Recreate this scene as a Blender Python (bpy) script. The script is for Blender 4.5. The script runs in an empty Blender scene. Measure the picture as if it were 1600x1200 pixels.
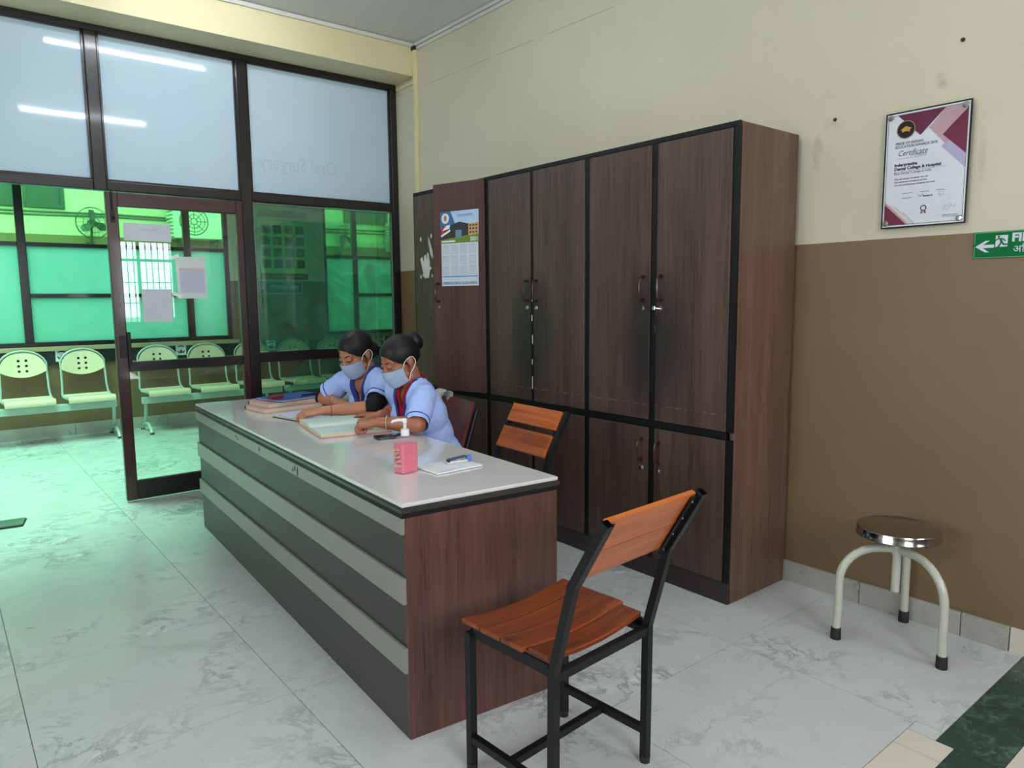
import bpy, bmesh, math, random
from mathutils import Vector, Matrix, Quaternion
from mathutils.bvhtree import BVHTree
random.seed(7)
C = bpy.context.scene.collection
SC = bpy.context.scene
R = math.radians
PI = math.pi

# ------------------------------------------------------------------ camera, world, lights, exposure
cam = bpy.data.objects.new('camera', bpy.data.cameras.new('camera'))
C.objects.link(cam)
cam.data.sensor_width = 36.0
cam.data.lens = 1121.488 / 1600 * 36.0
cam.data.clip_start = 0.02
_yaw, _pitch, _roll = -0.679708, -0.11901, -0.0087326
_f = Vector((-math.sin(_yaw) * math.cos(_pitch), math.cos(_yaw) * math.cos(_pitch), math.sin(_pitch)))
_r = Vector((math.cos(_yaw), math.sin(_yaw), 0)); _u = _r.cross(_f)
_r2 = _r * math.cos(_roll) + _u * math.sin(_roll); _u2 = _u * math.cos(_roll) - _r * math.sin(_roll)
M = Matrix((( _r2.x, _u2.x, -_f.x, 0), (_r2.y, _u2.y, -_f.y, 0), (_r2.z, _u2.z, -_f.z, 1.38), (0, 0, 0, 1)))
cam.matrix_world = M
SC.camera = cam

SC.view_settings.view_transform = 'Standard'
SC.view_settings.look = 'None'
SC.view_settings.gamma = 1.0
SC.view_settings.use_curve_mapping = False
SC.view_settings.exposure = 0.74
SC.cycles.max_bounces = 9
SC.cycles.transparent_max_bounces = 24
SC.cycles.caustics_reflective = False
SC.cycles.caustics_refractive = False
SC.cycles.sample_clamp_indirect = 6.0

W = bpy.data.worlds.new('world'); SC.world = W; W.use_nodes = True
_bg = W.node_tree.nodes['Background']
_bg.inputs[0].default_value = (0.86, 0.94, 1.0, 1)
_bg.inputs[1].default_value = 2.6

def area(name, loc, target, sx, sy, power, col=(1, 1, 1), spread=180):
    l = bpy.data.lights.new(name, 'AREA'); l.shape = 'RECTANGLE'; l.size = sx; l.size_y = sy
    l.energy = power; l.color = col; l.spread = R(spread)
    o = bpy.data.objects.new(name, l); C.objects.link(o)
    o.location = loc
    o.rotation_euler = (Vector(target) - Vector(loc)).to_track_quat('-Z', 'Y').to_euler()
    return o

# daylight standing outside the openings: rear window, added wide rear opening, left window, corridor skylight
area('daylight_rear_window', (2.62, -1.75, 1.9), (2.3, 2.0, 0.9), 1.3, 1.6, 34, (0.88, 0.95, 1.0))
area('added_rear_fill', (0.75, -1.75, 2.0), (1.2, 2.2, 0.6), 1.6, 1.6, 34, (0.90, 0.95, 1.0))  # added fill for the right floor and wardrobe, no known window there
area('daylight_left_window', (-3.1, 1.6, 1.9), (1.0, 2.2, 0.9), 2.6, 1.7, 30, (0.88, 0.95, 1.0))
area('daylight_skylight', (-0.3, 7.0, 4.3), (0.3, 6.9, 0.0), 5.6, 2.0, 520, (0.92, 1.0, 0.99))

# ------------------------------------------------------------------ helpers: colour, materials
def lin(c):
    c = c / 255.0
    return c / 12.92 if c <= 0.04045 else ((c + 0.055) / 1.055) ** 2.4
def S(r, g, b): return (lin(r), lin(g), lin(b), 1.0)
def mul(c, k): return (min(c[0] * k, 1), min(c[1] * k, 1), min(c[2] * k, 1), 1)

class NT:
    def __init__(s, name):
        s.m = bpy.data.materials.new(name); s.m.use_nodes = True
        s.t = s.m.node_tree; s.t.nodes.clear()
        s.out = s.n('ShaderNodeOutputMaterial')
    def n(s, t, **kw):
        x = s.t.nodes.new(t)
        for k, v in kw.items(): setattr(x, k, v)
        return x
    def l(s, a, b): s.t.links.new(a, b)
    def val(s, sock, v):
        if hasattr(v, 'links') or isinstance(v, bpy.types.NodeSocket): s.l(v, sock)
        else: sock.default_value = v
    def coord(s, kind='Object', scale=(1, 1, 1), rnd=False):
        c = s.n('ShaderNodeTexCoord'); mp = s.n('ShaderNodeMapping'); mp.inputs['Scale'].default_value = scale
        s.l(c.outputs[kind], mp.inputs['Vector'])
        if rnd:
            oi = s.n('ShaderNodeObjectInfo'); m = s.n('ShaderNodeMath', operation='MULTIPLY'); m.inputs[1].default_value = 37.0
            s.l(oi.outputs['Random'], m.inputs[0])
            cb = s.n('ShaderNodeCombineXYZ'); s.l(m.outputs[0], cb.inputs[0]); s.l(m.outputs[0], cb.inputs[1]); s.l(m.outputs[0], cb.inputs[2])
            s.l(cb.outputs[0], mp.inputs['Location'])
        return mp.outputs[0]
    def noise(s, vec, scale, detail=4, rough=0.55, dist=0.0):
        x = s.n('ShaderNodeTexNoise'); x.inputs['Scale'].default_value = scale; x.inputs['Detail'].default_value = detail
        x.inputs['Roughness'].default_value = rough; x.inputs['Distortion'].default_value = dist
        s.l(vec, x.inputs['Vector']); return x.outputs['Fac']
    def ramp(s, fac, stops):
        x = s.n('ShaderNodeValToRGB'); e = x.color_ramp.elements
        while len(e) > 1: e.remove(e[-1])
        e[0].position = stops[0][0]; e[0].color = stops[0][1]
        for p, c in stops[1:]:
            q = e.new(p); q.color = c
        s.l(fac, x.inputs[0]); return x.outputs[0]
    def mix(s, fac, a, b, mode='MIX'):
        x = s.n('ShaderNodeMix', data_type='RGBA', blend_type=mode)
        s.val(x.inputs[0], fac); s.val(x.inputs[6], a); s.val(x.inputs[7], b); return x.outputs[2]
    def math(s, op, a, b=0.0, c=None):
        x = s.n('ShaderNodeMath', operation=op); s.val(x.inputs[0], a); s.val(x.inputs[1], b)
        if c is not None: s.val(x.inputs[2], c)
        return x.outputs[0]
    def xyz(s, vec):
        x = s.n('ShaderNodeSeparateXYZ'); s.l(vec, x.inputs[0]); return x.outputs
    def bump(s, h, strength, dist=0.002):
        b = s.n('ShaderNodeBump'); b.inputs['Strength'].default_value = strength; b.inputs['Distance'].default_value = dist
        s.l(h, b.inputs['Height']); return b.outputs[0]
    def bsdf(s, col, rough=0.5, metal=0.0, spec=0.5, coat=0.0, normal=None, coat_rough=0.08, trans=0.0, sss=0.0):
        p = s.n('ShaderNodeBsdfPrincipled')
        s.val(p.inputs['Base Color'], col); s.val(p.inputs['Roughness'], rough); p.inputs['Metallic'].default_value = metal
        p.inputs['Specular IOR Level'].default_value = spec; p.inputs['Coat Weight'].default_value = coat; p.inputs['Coat Roughness'].default_value = coat_rough
        p.inputs['Transmission Weight'].default_value = trans
        if sss:
            p.inputs['Subsurface Weight'].default_value = sss; p.inputs['Subsurface Radius'].default_value = (0.012, 0.005, 0.003); p.inputs['Subsurface Scale'].default_value = 0.5
        if normal is not None: s.l(normal, p.inputs['Normal'])
        return p.outputs[0]
    def done(s, sh): s.l(sh, s.out.inputs[0]); return s.m

_mc = {}
def pm(name, col, rough=0.5, metal=0.0, var=0.10, scale=9.0, bump=0.0, coat=0.0, spec=0.5, stretch=(1, 1, 1), sss=0.0):
    """plain procedural material: colour with a little noise, optional fine relief"""
    if name in _mc: return _mc[name]
    t = NT(name); v = t.coord('Object', stretch)
    f = t.noise(v, scale, 5)
    c = t.ramp(f, [(0.25, mul(col, 1 - var)), (0.75, mul(col, 1 + var))])
    rg = t.math('MULTIPLY_ADD', f, 0.16, rough - 0.08)
    nrm = t.bump(t.noise(v, scale * 9, 3), bump) if bump else None
    _mc[name] = t.done(t.bsdf(c, rg, metal, spec, coat, nrm, sss=sss))
    return _mc[name]

def wood(name, dark, light, axis='z', fine=60.0, rough=0.4, coat=0.0, contrast=1.0, rnd=True):
    if name in _mc: return _mc[name]
    t = NT(name)
    k = 0.045
    st = {'x': (k, 1, 1), 'y': (1, k, 1), 'z': (1, 1, k)}[axis]
    v = t.coord('Object', st, rnd)
    f1 = t.noise(v, fine, 6, 0.65, 0.3); f2 = t.noise(v, fine * 0.16, 3, 0.5, 0.8)
    f = t.math('ADD', t.math('MULTIPLY', f1, 0.62), t.math('MULTIPLY', f2, 0.38))
    c = t.ramp(f, [(0.5 - 0.14 / contrast, dark), (0.5 + 0.14 / contrast, light)])
    nrm = t.bump(f1, 0.12, 0.001)
    _mc[name] = t.done(t.bsdf(c, rough, 0, 0.45, coat, nrm))
    return _mc[name]

def glass(name, tint, gloss=1.0, rough=0.0, haze=0.0, hazecol=(0.6, 0.75, 0.65, 1)):
    """thin pane: tinted straight-through light plus a Fresnel reflection, and a little dust haze"""
    t = NT(name)
    tr = t.n('ShaderNodeBsdfTransparent'); tr.inputs[0].default_value = tint
    gl = t.n('ShaderNodeBsdfGlossy'); gl.inputs['Roughness'].default_value = rough; gl.inputs[0].default_value = (gloss, gloss, gloss, 1)
    fr = t.n('ShaderNodeFresnel'); fr.inputs[0].default_value = 1.5
    body = tr.outputs[0]
    if haze:
        df = t.n('ShaderNodeBsdfDiffuse'); df.inputs[0].default_value = hazecol
        nf = t.noise(t.coord('Object', (1, 1, 1)), 3.0, 6, 0.6, 1.5)
        hz = t.math('MULTIPLY', t.math('SMOOTH_MAX', t.math('SUBTRACT', nf, 0.25), 0.0, 0.1), haze * 2.2)
        mh = t.n('ShaderNodeMixShader'); t.l(hz, mh.inputs[0]); t.l(tr.outputs[0], mh.inputs[1]); t.l(df.outputs[0], mh.inputs[2]); body = mh.outputs[0]
    mx = t.n('ShaderNodeMixShader'); t.l(fr.outputs[0], mx.inputs[0]); t.l(body, mx.inputs[1]); t.l(gl.outputs[0], mx.inputs[2])
    return t.done(mx.outputs[0])

# ------------------------------------------------------------------ helpers: geometry
def box(bm, lo, hi, bev=0.0, seg=2):
    g = bmesh.ops.create_cube(bm, size=1.0)
    vs = g['verts']
    for v in vs:
        v.co = Vector([lo[i] + (v.co[i] + 0.5) * (hi[i] - lo[i]) for i in range(3)])
    if bev:
        es = list({e for v in vs for e in v.link_edges})
        bmesh.ops.bevel(bm, geom=es, offset=bev, segments=seg, affect='EDGES', profile=0.5)
    return bm
def obox(bm, c, size, rot, bev=0.0):
    """oriented box: rot is a 3x3 matrix"""
    b2 = bmesh.new(); box(b2, [-s / 2 for s in size], [s / 2 for s in size], bev)
    m = rot.to_4x4(); m.translation = Vector(c)
    b2.transform(m); add(bm, b2); return bm
def add(bm, b2):
    me = bpy.data.meshes.new('tmp'); b2.to_mesh(me); b2.free(); bm.from_mesh(me); bpy.data.meshes.remove(me); return bm
def prism(bm, pts, z0, z1, axis='z'):
    """closed polygon pts (2D) swept from z0 to z1 along an axis"""
    def P(a, b, c): return {'z': (a, b, c), 'x': (c, a, b), 'y': (a, c, b)}[axis]
    lo = [bm.verts.new(P(p[0], p[1], z0)) for p in pts]; hi = [bm.verts.new(P(p[0], p[1], z1)) for p in pts]
    n = len(pts)
    bm.faces.new(lo[::-1]); bm.faces.new(hi)
    for i in range(n): bm.faces.new((lo[i], lo[(i + 1) % n], hi[(i + 1) % n], hi[i]))
    bmesh.ops.recalc_face_normals(bm, faces=bm.faces[:]); return bm
def frames(pts, closed=False):
    pts = [Vector(p) for p in pts]; n = len(pts); T = []
    for i in range(n):
        a = pts[(i - 1) % n] if (closed or i > 0) else pts[i]; b = pts[(i + 1) % n] if (closed or i < n - 1) else pts[i]
        T.append((b - a).normalized())
    up = Vector((0, 0, 1)) if abs(T[0].z) < 0.9 else Vector((0, 1, 0))
    N = [(up - T[0] * up.dot(T[0])).normalized()]
    for i in range(1, n):
        v = N[-1] - T[i] * N[-1].dot(T[i])
        N.append(v.normalized())
    return pts, T, N
def tube(bm, pts, r, seg=8, closed=False, square=False, flat=1.0, cap=True):
    pts, T, N = frames(pts, closed); n = len(pts)
    rr = r if isinstance(r, (list, tuple)) else [r] * n
    rings = []
    if square: seg = 4
    for i in range(n):
        B = T[i].cross(N[i]); ring = []
        miter = 1.0
        if square and 0 < i < n - 1:
            d = (pts[i] - pts[i - 1]).normalized().dot(T[i]); miter = 1 / max(d, 0.5)
        for k in range(seg):
            a = 2 * PI * k / seg + (PI / 4 if square else 0)
            s = rr[i] * (1.41421 if square else 1)
            ring.append(bm.verts.new(pts[i] + N[i] * math.cos(a) * s * miter + B * math.sin(a) * s * flat))
        rings.append(ring)
    m = n if closed else n - 1
    for i in range(m):
        a, b = rings[i], rings[(i + 1) % n]
        for k in range(seg): bm.faces.new((a[k], a[(k + 1) % seg], b[(k + 1) % seg], b[k]))
    if cap and not closed:
        bm.faces.new(rings[0][::-1]); bm.faces.new(rings[-1])
    return bm
def lathe(bm, prof, seg=24, c=(0, 0, 0), axis='z'):
    """prof: (radius, height) pairs"""
    rings = []
    for r, z in prof:
        ring = []
        for k in range(seg):
            a = 2 * PI * k / seg; x, y = r * math.cos(a), r * math.sin(a)
            p = {'z': (x, y, z), 'x': (z, x, y), 'y': (y, z, x)}[axis]
            ring.append(bm.verts.new((p[0] + c[0], p[1] + c[1], p[2] + c[2])))
        rings.append(ring)
    for a, b in zip(rings, rings[1:]):
        for k in range(seg): bm.faces.new((a[k], a[(k + 1) % seg], b[(k + 1) % seg], b[k]))
    if prof[0][0] > 1e-6: bm.faces.new(rings[0][::-1])
    if prof[-1][0] > 1e-6: bm.faces.new(rings[-1])
    bmesh.ops.remove_doubles(bm, verts=bm.verts[:], dist=1e-6)
    bmesh.ops.recalc_face_normals(bm, faces=bm.faces[:])
    return bm
def ell(bm, c, r, rot=None, sub=3):
    b2 = bmesh.new(); bmesh.ops.create_icosphere(b2, subdivisions=sub, radius=1.0)
    m = Matrix.Diagonal((r[0], r[1], r[2], 1))
    if rot is not None: m = rot.to_4x4() @ m
    m = Matrix.Translation(c) @ m
    b2.transform(m); return add(bm, b2)
def capsule(bm, a, ra, b, rb, seg=14, flat=1.0, up=None):
    """tapered limb segment with rounded ends"""
    a, b = Vector(a), Vector(b); d = b - a; L = max(d.length, 1e-5); d.normalize()
    u = Vector(up) if up is not None else (Vector((0, 0, 1)) if abs(d.z) < 0.9 else Vector((0, 1, 0)))
    n = (u - d * u.dot(d)).normalized(); w = d.cross(n)
    prof = []
    for k in range(5):
        t = PI / 2 * k / 4; prof.append((ra * math.sin(t), -ra * math.cos(t)))
    for k in range(5):
        t = PI / 2 * k / 4; prof.append((rb * math.cos(t), L + rb * math.sin(t)))
    rings = []
    for r_, h in prof:
        rings.append([bm.verts.new(a + d * h + w * math.cos(2 * PI * k / seg) * max(r_, 1e-5) + n * math.sin(2 * PI * k / seg) * max(r_, 1e-5) * flat) for k in range(seg)])
    for p, q in zip(rings, rings[1:]):
        for k in range(seg): bm.faces.new((p[k], p[(k + 1) % seg], q[(k + 1) % seg], q[k]))
    bm.faces.new(rings[0][::-1]); bm.faces.new(rings[-1])
    return bm
STUFF = {'black_mark', 'small_print', 'heading_lettering', 'chipped_laminate', 'label', 'label_lettering', 'inner_line', 'rule', 'band_line', 'signature', 'running_figure', 'month_names', 'ghost_lettering', 'faint_lettering', 'keys'}
def obj(name, bm, m, parent=None, smooth=False, kind=None, loc=None):
    me = bpy.data.meshes.new(name)
    if isinstance(bm, bmesh.types.BMesh):
        bm.to_mesh(me); bm.free()
    else: me = bm
    o = bpy.data.objects.new(name, me); C.objects.link(o)
    if isinstance(m, (list, tuple)):
        for x in m: me.materials.append(x)
    elif m is not None and not me.materials: me.materials.append(m)
    if smooth:
        me.polygons.foreach_set('use_smooth', [True] * len(me.polygons))
        try: me.set_sharp_from_angle(angle=R(38))
        except Exception: pass
    if parent is not None: o.parent = parent
    if kind: o['kind'] = kind
    elif parent is not None and name in STUFF: o['kind'] = 'stuff'
    if loc is not None: o.location = loc
    return o
def struct(name, bm, m, parent=None, smooth=False): return obj(name, bm, m, parent, smooth, 'structure' if parent is None else None)
def thing(name, label, cat, loc=(0, 0, 0), rotz=0.0, group=None, mat3=None):
    o = bpy.data.objects.new(name, None); C.objects.link(o); o.empty_display_size = 0.1
    o.location = loc
    if mat3 is not None:
        o.rotation_euler = mat3.to_euler()
    else: o.rotation_euler = (0, 0, rotz)
    tag(o, label, cat, group); return o
def tag(o, label, cat, group=None):
    o['label'] = label; o['category'] = cat
    if group: o['group'] = group
    return o
def setting(name, loc=(0, 0, 0)):
    o = bpy.data.objects.new(name, None); C.objects.link(o); o.location = loc; o['kind'] = 'structure'; o.empty_display_size = 0.1; return o
def copy_tree(o, parent=None):
    c = o.copy(); C.objects.link(c)
    if parent is not None: c.parent = parent
    for ch in list(o.children):
        copy_tree(ch, c)
    return c
def bx(name, lo, hi, m, parent=None, bev=0.0, kind=None):
    return obj(name, box(bmesh.new(), lo, hi, bev), m, parent, kind=kind)
# frames of flat things: local x to the reader's right, local y up, local z out of the surface
FACE_W = Matrix(((0, 0, -1), (-1, 0, 0), (0, 1, 0)))        # on a wall facing -X
FACE_S = Matrix(((1, 0, 0), (0, 0, -1), (0, 1, 0)))         # on a wall facing -Y
def flat(name, pts, z, m, parent, th=0.0004):
    return obj(name, prism(bmesh.new(), pts, z, z + th), m, parent)
def rect(x0, y0, x1, y1): return [(x0, y0), (x1, y0), (x1, y1), (x0, y1)]
def disc(cx, cy, r, n=24, ry=None): return [(cx + r * math.cos(2 * PI * k / n), cy + (ry or r) * math.sin(2 * PI * k / n)) for k in range(n)]
def text_bm(body, size, x, y, z, width=None, align='LEFT', shear=0.0, bold=0.0, mirror=False):
    cu = bpy.data.curves.new('txt', 'FONT'); cu.body = body; cu.size = size; cu.align_x = align; cu.shear = shear; cu.offset = bold
    cu.resolution_u = 3; cu.extrude = 0.0
    o = bpy.data.objects.new('txt', cu); C.objects.link(o)
    bpy.context.view_layer.update()
    me = bpy.data.meshes.new_from_object(o.evaluated_get(bpy.context.evaluated_depsgraph_get()))
    bpy.data.objects.remove(o); bpy.data.curves.remove(cu)
    bm = bmesh.new(); bm.from_mesh(me); bpy.data.meshes.remove(me)
    if width:
        xs = [v.co.x for v in bm.verts]
        if xs:
            k = width / max(max(xs) - min(xs), 1e-6)
            for v in bm.verts: v.co.x *= k
    if mirror:
        for v in bm.verts: v.co.x = -v.co.x
        bmesh.ops.reverse_faces(bm, faces=bm.faces[:])
    for v in bm.verts: v.co += Vector((x, y, z))
    return bm
def lines_bm(segs, z, w):
    """thin flat strokes: list of polylines in the local plane"""
    bm = bmesh.new()
    for pl in segs:
        for a, b in zip(pl, pl[1:]):
            a, b = Vector((a[0], a[1], z)), Vector((b[0], b[1], z)); d = (b - a)
            if d.length < 1e-6: continue
            n = Vector((-d.y, d.x, 0)).normalized() * w / 2; e = d.normalized() * w * 0.3
            bm.faces.new([bm.verts.new(a - e + n * -1), bm.verts.new(b + e - n), bm.verts.new(b + e + n), bm.verts.new(a - e + n)])
    return bm
def remesh(bm, voxel, smooth_it=4, fac=0.5):
    me = bpy.data.meshes.new('rm'); bm.to_mesh(me); bm.free()
    o = bpy.data.objects.new('rm', me); C.objects.link(o)
    a = o.modifiers.new('r', 'REMESH'); a.mode = 'VOXEL'; a.voxel_size = voxel; a.adaptivity = 0.0
    if smooth_it:
        s = o.modifiers.new('s', 'SMOOTH'); s.iterations = smooth_it; s.factor = fac
    bpy.context.view_layer.update()
    r = bpy.data.meshes.new_from_object(o.evaluated_get(bpy.context.evaluated_depsgraph_get()))
    bpy.data.objects.remove(o); bpy.data.meshes.remove(me)
    b2 = bmesh.new(); b2.from_mesh(r); bpy.data.meshes.remove(r)
    return b2
# ------------------------------------------------------------------ materials of the setting
WX, PY, BY, CZ = 3.17, 5.42, 8.65, 3.39          # right wall, partition front, corridor back wall, ceiling
CREAM = S(206, 198, 174); BROWN = S(128, 103, 75)
def wall_paint(name, dado=1.615, stains=True):
    t = NT(name); v = t.coord('Object'); x, y, z = t.xyz(v)
    n = t.noise(v, 2.2, 5); n2 = t.noise(v, 14, 5, 0.6)
    up = t.mix(t.ramp(n, [(0.3, (0, 0, 0, 1)), (0.8, (1, 1, 1, 1))]), CREAM, S(198, 191, 165))
    dn = t.mix(t.ramp(n, [(0.3, (0, 0, 0, 1)), (0.8, (1, 1, 1, 1))]), BROWN, S(121, 98, 72))
    edge = t.math('ADD', z, t.math('MULTIPLY', t.math('SUBTRACT', n2, 0.5), 0.006))
    c = t.mix(t.math('GREATER_THAN', edge, dado), dn, up)
    if stains:
        # smudges and a brown strip beside the certificate, a hairline crack and scuffs low on the wall
        def blob(cy, cz, ry, rz, th):
            dy = t.math('DIVIDE', t.math('SUBTRACT', y, cy), ry); dz = t.math('DIVIDE', t.math('SUBTRACT', z, cz), rz)
            d = t.math('ADD', t.math('MULTIPLY', dy, dy), t.math('MULTIPLY', dz, dz))
            k = t.math('MULTIPLY', t.math('SUBTRACT', 1.0, t.math('MINIMUM', d, 1.0)), n2)
            return t.math('MULTIPLY', t.math('SMOOTH_MAX', t.math('SUBTRACT', k, th), 0.0, 0.05), 2.2)
        for a in ((1.72, 2.02, 0.05, 0.16, 0.36), (1.06, 1.92, 0.03, 0.26, 0.38), (1.66, 2.12, 0.10, 0.10, 0.42), (1.22, 2.2, 0.05, 0.1, 0.42)):
            c = t.mix(t.math('MULTIPLY', blob(*a), 0.7), c, S(120, 100, 66))
        # crack: z = 2.90 + k (4.95 - y)
        dl = t.math('ABSOLUTE', t.math('SUBTRACT', z, t.math('MULTIPLY_ADD', y, 0.012, 2.985)))
        br = t.math('GREATER_THAN', t.noise(v, 5.0, 4, 0.7), 0.47)
        on = t.math('MULTIPLY', t.math('LESS_THAN', dl, 0.0022), br)
        on = t.math('MULTIPLY', on, t.math('GREATER_THAN', y, 2.6))
        c = t.mix(t.math('MULTIPLY', on, 0.6), c, S(120, 110, 80))
    nr = t.bump(n2, 0.15, 0.002)
    return t.done(t.bsdf(c, t.math('MULTIPLY_ADD', n, 0.1, 0.42), 0, 0.4, 0, nr))
M_wall = wall_paint('painted_wall'); M_wall_c = wall_paint('painted_wall_corridor', 1.61, False)
M_beam = pm('cream_paint', S(218, 206, 164), 0.5, var=0.03, scale=2)
M_ceil = pm('ceiling_paint', S(214, 214, 214), 0.7, var=0.03, scale=1.5)
M_pvc = pm('white_plastic', S(205, 203, 194), 0.45, var=0.04, scale=5)
M_pvc_cream = pm('cream_plastic', S(222, 208, 164), 0.45, var=0.04, scale=5)
M_dark = pm('dark_gap', S(28, 26, 25), 0.7)
def marble(name, base, dark, green, big=1.0, rough=0.19):
    t = NT(name); v = t.coord('Object', (1, 1, 1), True)
    n1 = t.noise(v, 2.1 * big, 7, 0.60, 0.5); n2 = t.noise(v, 4.2 * big, 9, 0.70, 0.5); n3 = t.noise(v, 46, 3)
    vein = t.math('SUBTRACT', 1.0, t.math('MULTIPLY', t.math('ABSOLUTE', t.math('SUBTRACT', n2, 0.5)), 26.0))
    vein = t.math('MULTIPLY', t.math('MAXIMUM', vein, 0.0), t.math('SMOOTH_MAX', t.math('MULTIPLY', t.math('SUBTRACT', n1, 0.47), 3.2), 0.0, 0.1))
    c = t.ramp(n1, [(0.3, mul(base, 0.9)), (0.5, base), (0.72, mul(base, 1.05))])
    patch = t.math('MULTIPLY', t.math('MAXIMUM', t.math('SUBTRACT', t.noise(v, 1.3, 6, 0.62, 0.8), 0.60), 0.0), 4.5)
    c = t.mix(patch, c, green)
    c = t.mix(t.math('MINIMUM', t.math('MULTIPLY', vein, 1.1), 0.85), c, dark)
    sp = t.math('MINIMUM', t.math('MULTIPLY', t.math('MAXIMUM', t.math('SUBTRACT', t.noise(v, 6.5 * big, 6, 0.7, 0.4), 0.645), 0.0), 7.0), 0.8)
    c = t.mix(sp, c, dark); c = t.mix(t.math('MULTIPLY', t.math('GREATER_THAN', n3, 0.70), 0.25), c, dark)
    rg = t.math('MULTIPLY_ADD', n1, 0.22, rough - 0.06)
    return t.done(t.bsdf(c, rg, 0, 0.5, 0.0))
M_marble = marble('white_marble', S(200, 202, 200), S(100, 106, 104), S(150, 168, 150))
M_greenmarble = marble('green_marble', S(42, 70, 60), S(120, 150, 138), S(26, 46, 40), 3.0, 0.22)
M_creamtile = pm('cream_tile', S(214, 204, 188), 0.3, var=0.04)
M_skirt = marble('skirting_marble', S(172, 170, 160), S(96, 94, 84), S(150, 148, 128), 2.0, 0.35)
M_grout = pm('grout', S(120, 122, 114), 0.8)
M_frame = wood('dark_painted_wood', S(17, 12, 13), S(35, 26, 26), 'x', 30, 0.28, 0.3, rnd=False)
M_framev = wood('dark_painted_wood_upright', S(17, 12, 13), S(35, 26, 26), 'z', 30, 0.28, 0.3, rnd=False)
M_doorwood = wood('brown_varnished_wood', S(44, 22, 20), S(70, 38, 33), 'x', 40, 0.3, 0.4, rnd=False)
M_doorwoodv = wood('brown_varnished_wood_upright', S(44, 22, 20), S(70, 38, 33), 'z', 40, 0.3, 0.4, rnd=False)
def frosted():
    t = NT('frosted_pane'); v = t.coord('Object'); n = t.noise(v, 1.4, 4)
    c = t.ramp(n, [(0.3, S(204, 224, 240)), (0.7, S(214, 232, 246))])
    d = t.bsdf(c, 0.05, 0, 0.5)
    tl = t.n('ShaderNodeBsdfTranslucent'); t.l(c, tl.inputs[0])
    mx = t.n('ShaderNodeMixShader'); mx.inputs[0].default_value = 0.18; t.l(d, mx.inputs[1]); t.l(tl.outputs[0], mx.inputs[2])
    return t.done(mx.outputs[0])
M_frost = frosted()
M_glass = glass('clear_glass', (0.93, 0.97, 0.94, 1), 1.0, 0.0, 0.02, (0.7, 0.8, 0.72, 1))
M_glassR = glass('film_glass', (0.93, 0.97, 0.93, 1), 1.0, 0.0, 0.03, (0.5, 0.6, 0.52, 1))
M_film = glass('dark_green_film', (0.62, 0.90, 0.76, 1), 0.6, 0.01, 0.40, (0.16, 0.62, 0.46, 1))
M_greenglass = glass('green_window_glass', (0.52, 0.98, 0.60, 1), 1.0, 0.01, 0.02, (0.4, 0.8, 0.6, 1))
def green_frost():
    t = NT('green_frosted_glass'); v = t.coord('Object'); n = t.noise(v, 1.1, 5, 0.6, 1.0)
    tl = t.n('ShaderNodeBsdfTranslucent'); t.l(t.ramp(n, [(0.3, (0.32, 0.82, 0.64, 1)), (0.75, (0.44, 0.95, 0.78, 1))]), tl.inputs[0])
    d = t.bsdf(t.ramp(n, [(0.3, S(100, 170, 146)), (0.75, S(124, 190, 160))]), 0.2, 0, 0.5)
    tr = t.n('ShaderNodeBsdfTransparent'); tr.inputs[0].default_value = (0.30, 0.70, 0.54, 1)
    m1 = t.n('ShaderNodeMixShader'); m1.inputs[0].default_value = 0.30; t.l(tl.outputs[0], m1.inputs[1]); t.l(tr.outputs[0], m1.inputs[2])
    m2 = t.n('ShaderNodeMixShader'); m2.inputs[0].default_value = 0.25; t.l(m1.outputs[0], m2.inputs[1]); t.l(d, m2.inputs[2])
    return t.done(m2.outputs[0])
M_greenfrost = green_frost()
M_skyglass = glass('green_roof_sheet', (0.66, 0.98, 0.82, 1), 0.5, 0.05)
M_chrome = pm('chrome', S(200, 200, 198), 0.16, 1.0, var=0.05)
M_steel = pm('steel', S(150, 150, 148), 0.3, 1.0, var=0.06)
M_blackm = pm('black_painted_metal', S(14, 14, 15), 0.42, 0.0, var=0.25, scale=20, spec=0.35)
M_paper = pm('white_paper', S(226, 228, 232), 0.6, var=0.02)
M_ink = pm('dark_ink', S(38, 36, 44), 0.6)

# ------------------------------------------------------------------ floor: marble slabs, border strip, small cream tiles
fl = struct('floor', box(bmesh.new(), (-4.2, -1.35, -0.12), (6.6, 8.65, -0.004)), M_grout)
_tiles = {}
def tile(x0, x1, y0, y1, m=None, top=0.0):
    g = 0.0012
    w, d = round(x1 - x0 - 2 * g, 4), round(y1 - y0 - 2 * g, 4); key = (w, d, m)
    if w <= 0 or d <= 0: return
    if key not in _tiles:
        b = box(bmesh.new(), (-w / 2, -d / 2, -0.004), (w / 2, d / 2, 0.0))
        me = bpy.data.meshes.new('tile'); b.to_mesh(me); b.free(); me.materials.append(m or M_marble); _tiles[key] = me
    o = bpy.data.objects.new('tile', _tiles[key]); C.objects.link(o); o.parent = fl
    o.location = ((x0 + x1) / 2, (y0 + y1) / 2, top)
XJ = [-3.0] + [0.144 + 0.75 * k for k in range(-4, 4)] + [WX]
YJ = [0.80, 1.57, 2.357, 3.15, 3.94, 4.73, 5.44, 6.23, 7.02, 7.81, 8.65]
for i in range(len(XJ) - 1):
    for j in range(len(YJ) - 1):
        x0, x1, y0, y1 = XJ[i], XJ[i + 1], YJ[j], YJ[j + 1]
        if j == 0 and x1 < 2.5: y0 = 0.883
        tile(x0, x1, y0, y1)
    for y0, y1 in ((-1.2, -0.2), (-0.2, 0.618)):
        if XJ[i + 1] < 2.4: tile(XJ[i], min(XJ[i + 1], 2.33), y0, y1)
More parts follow.
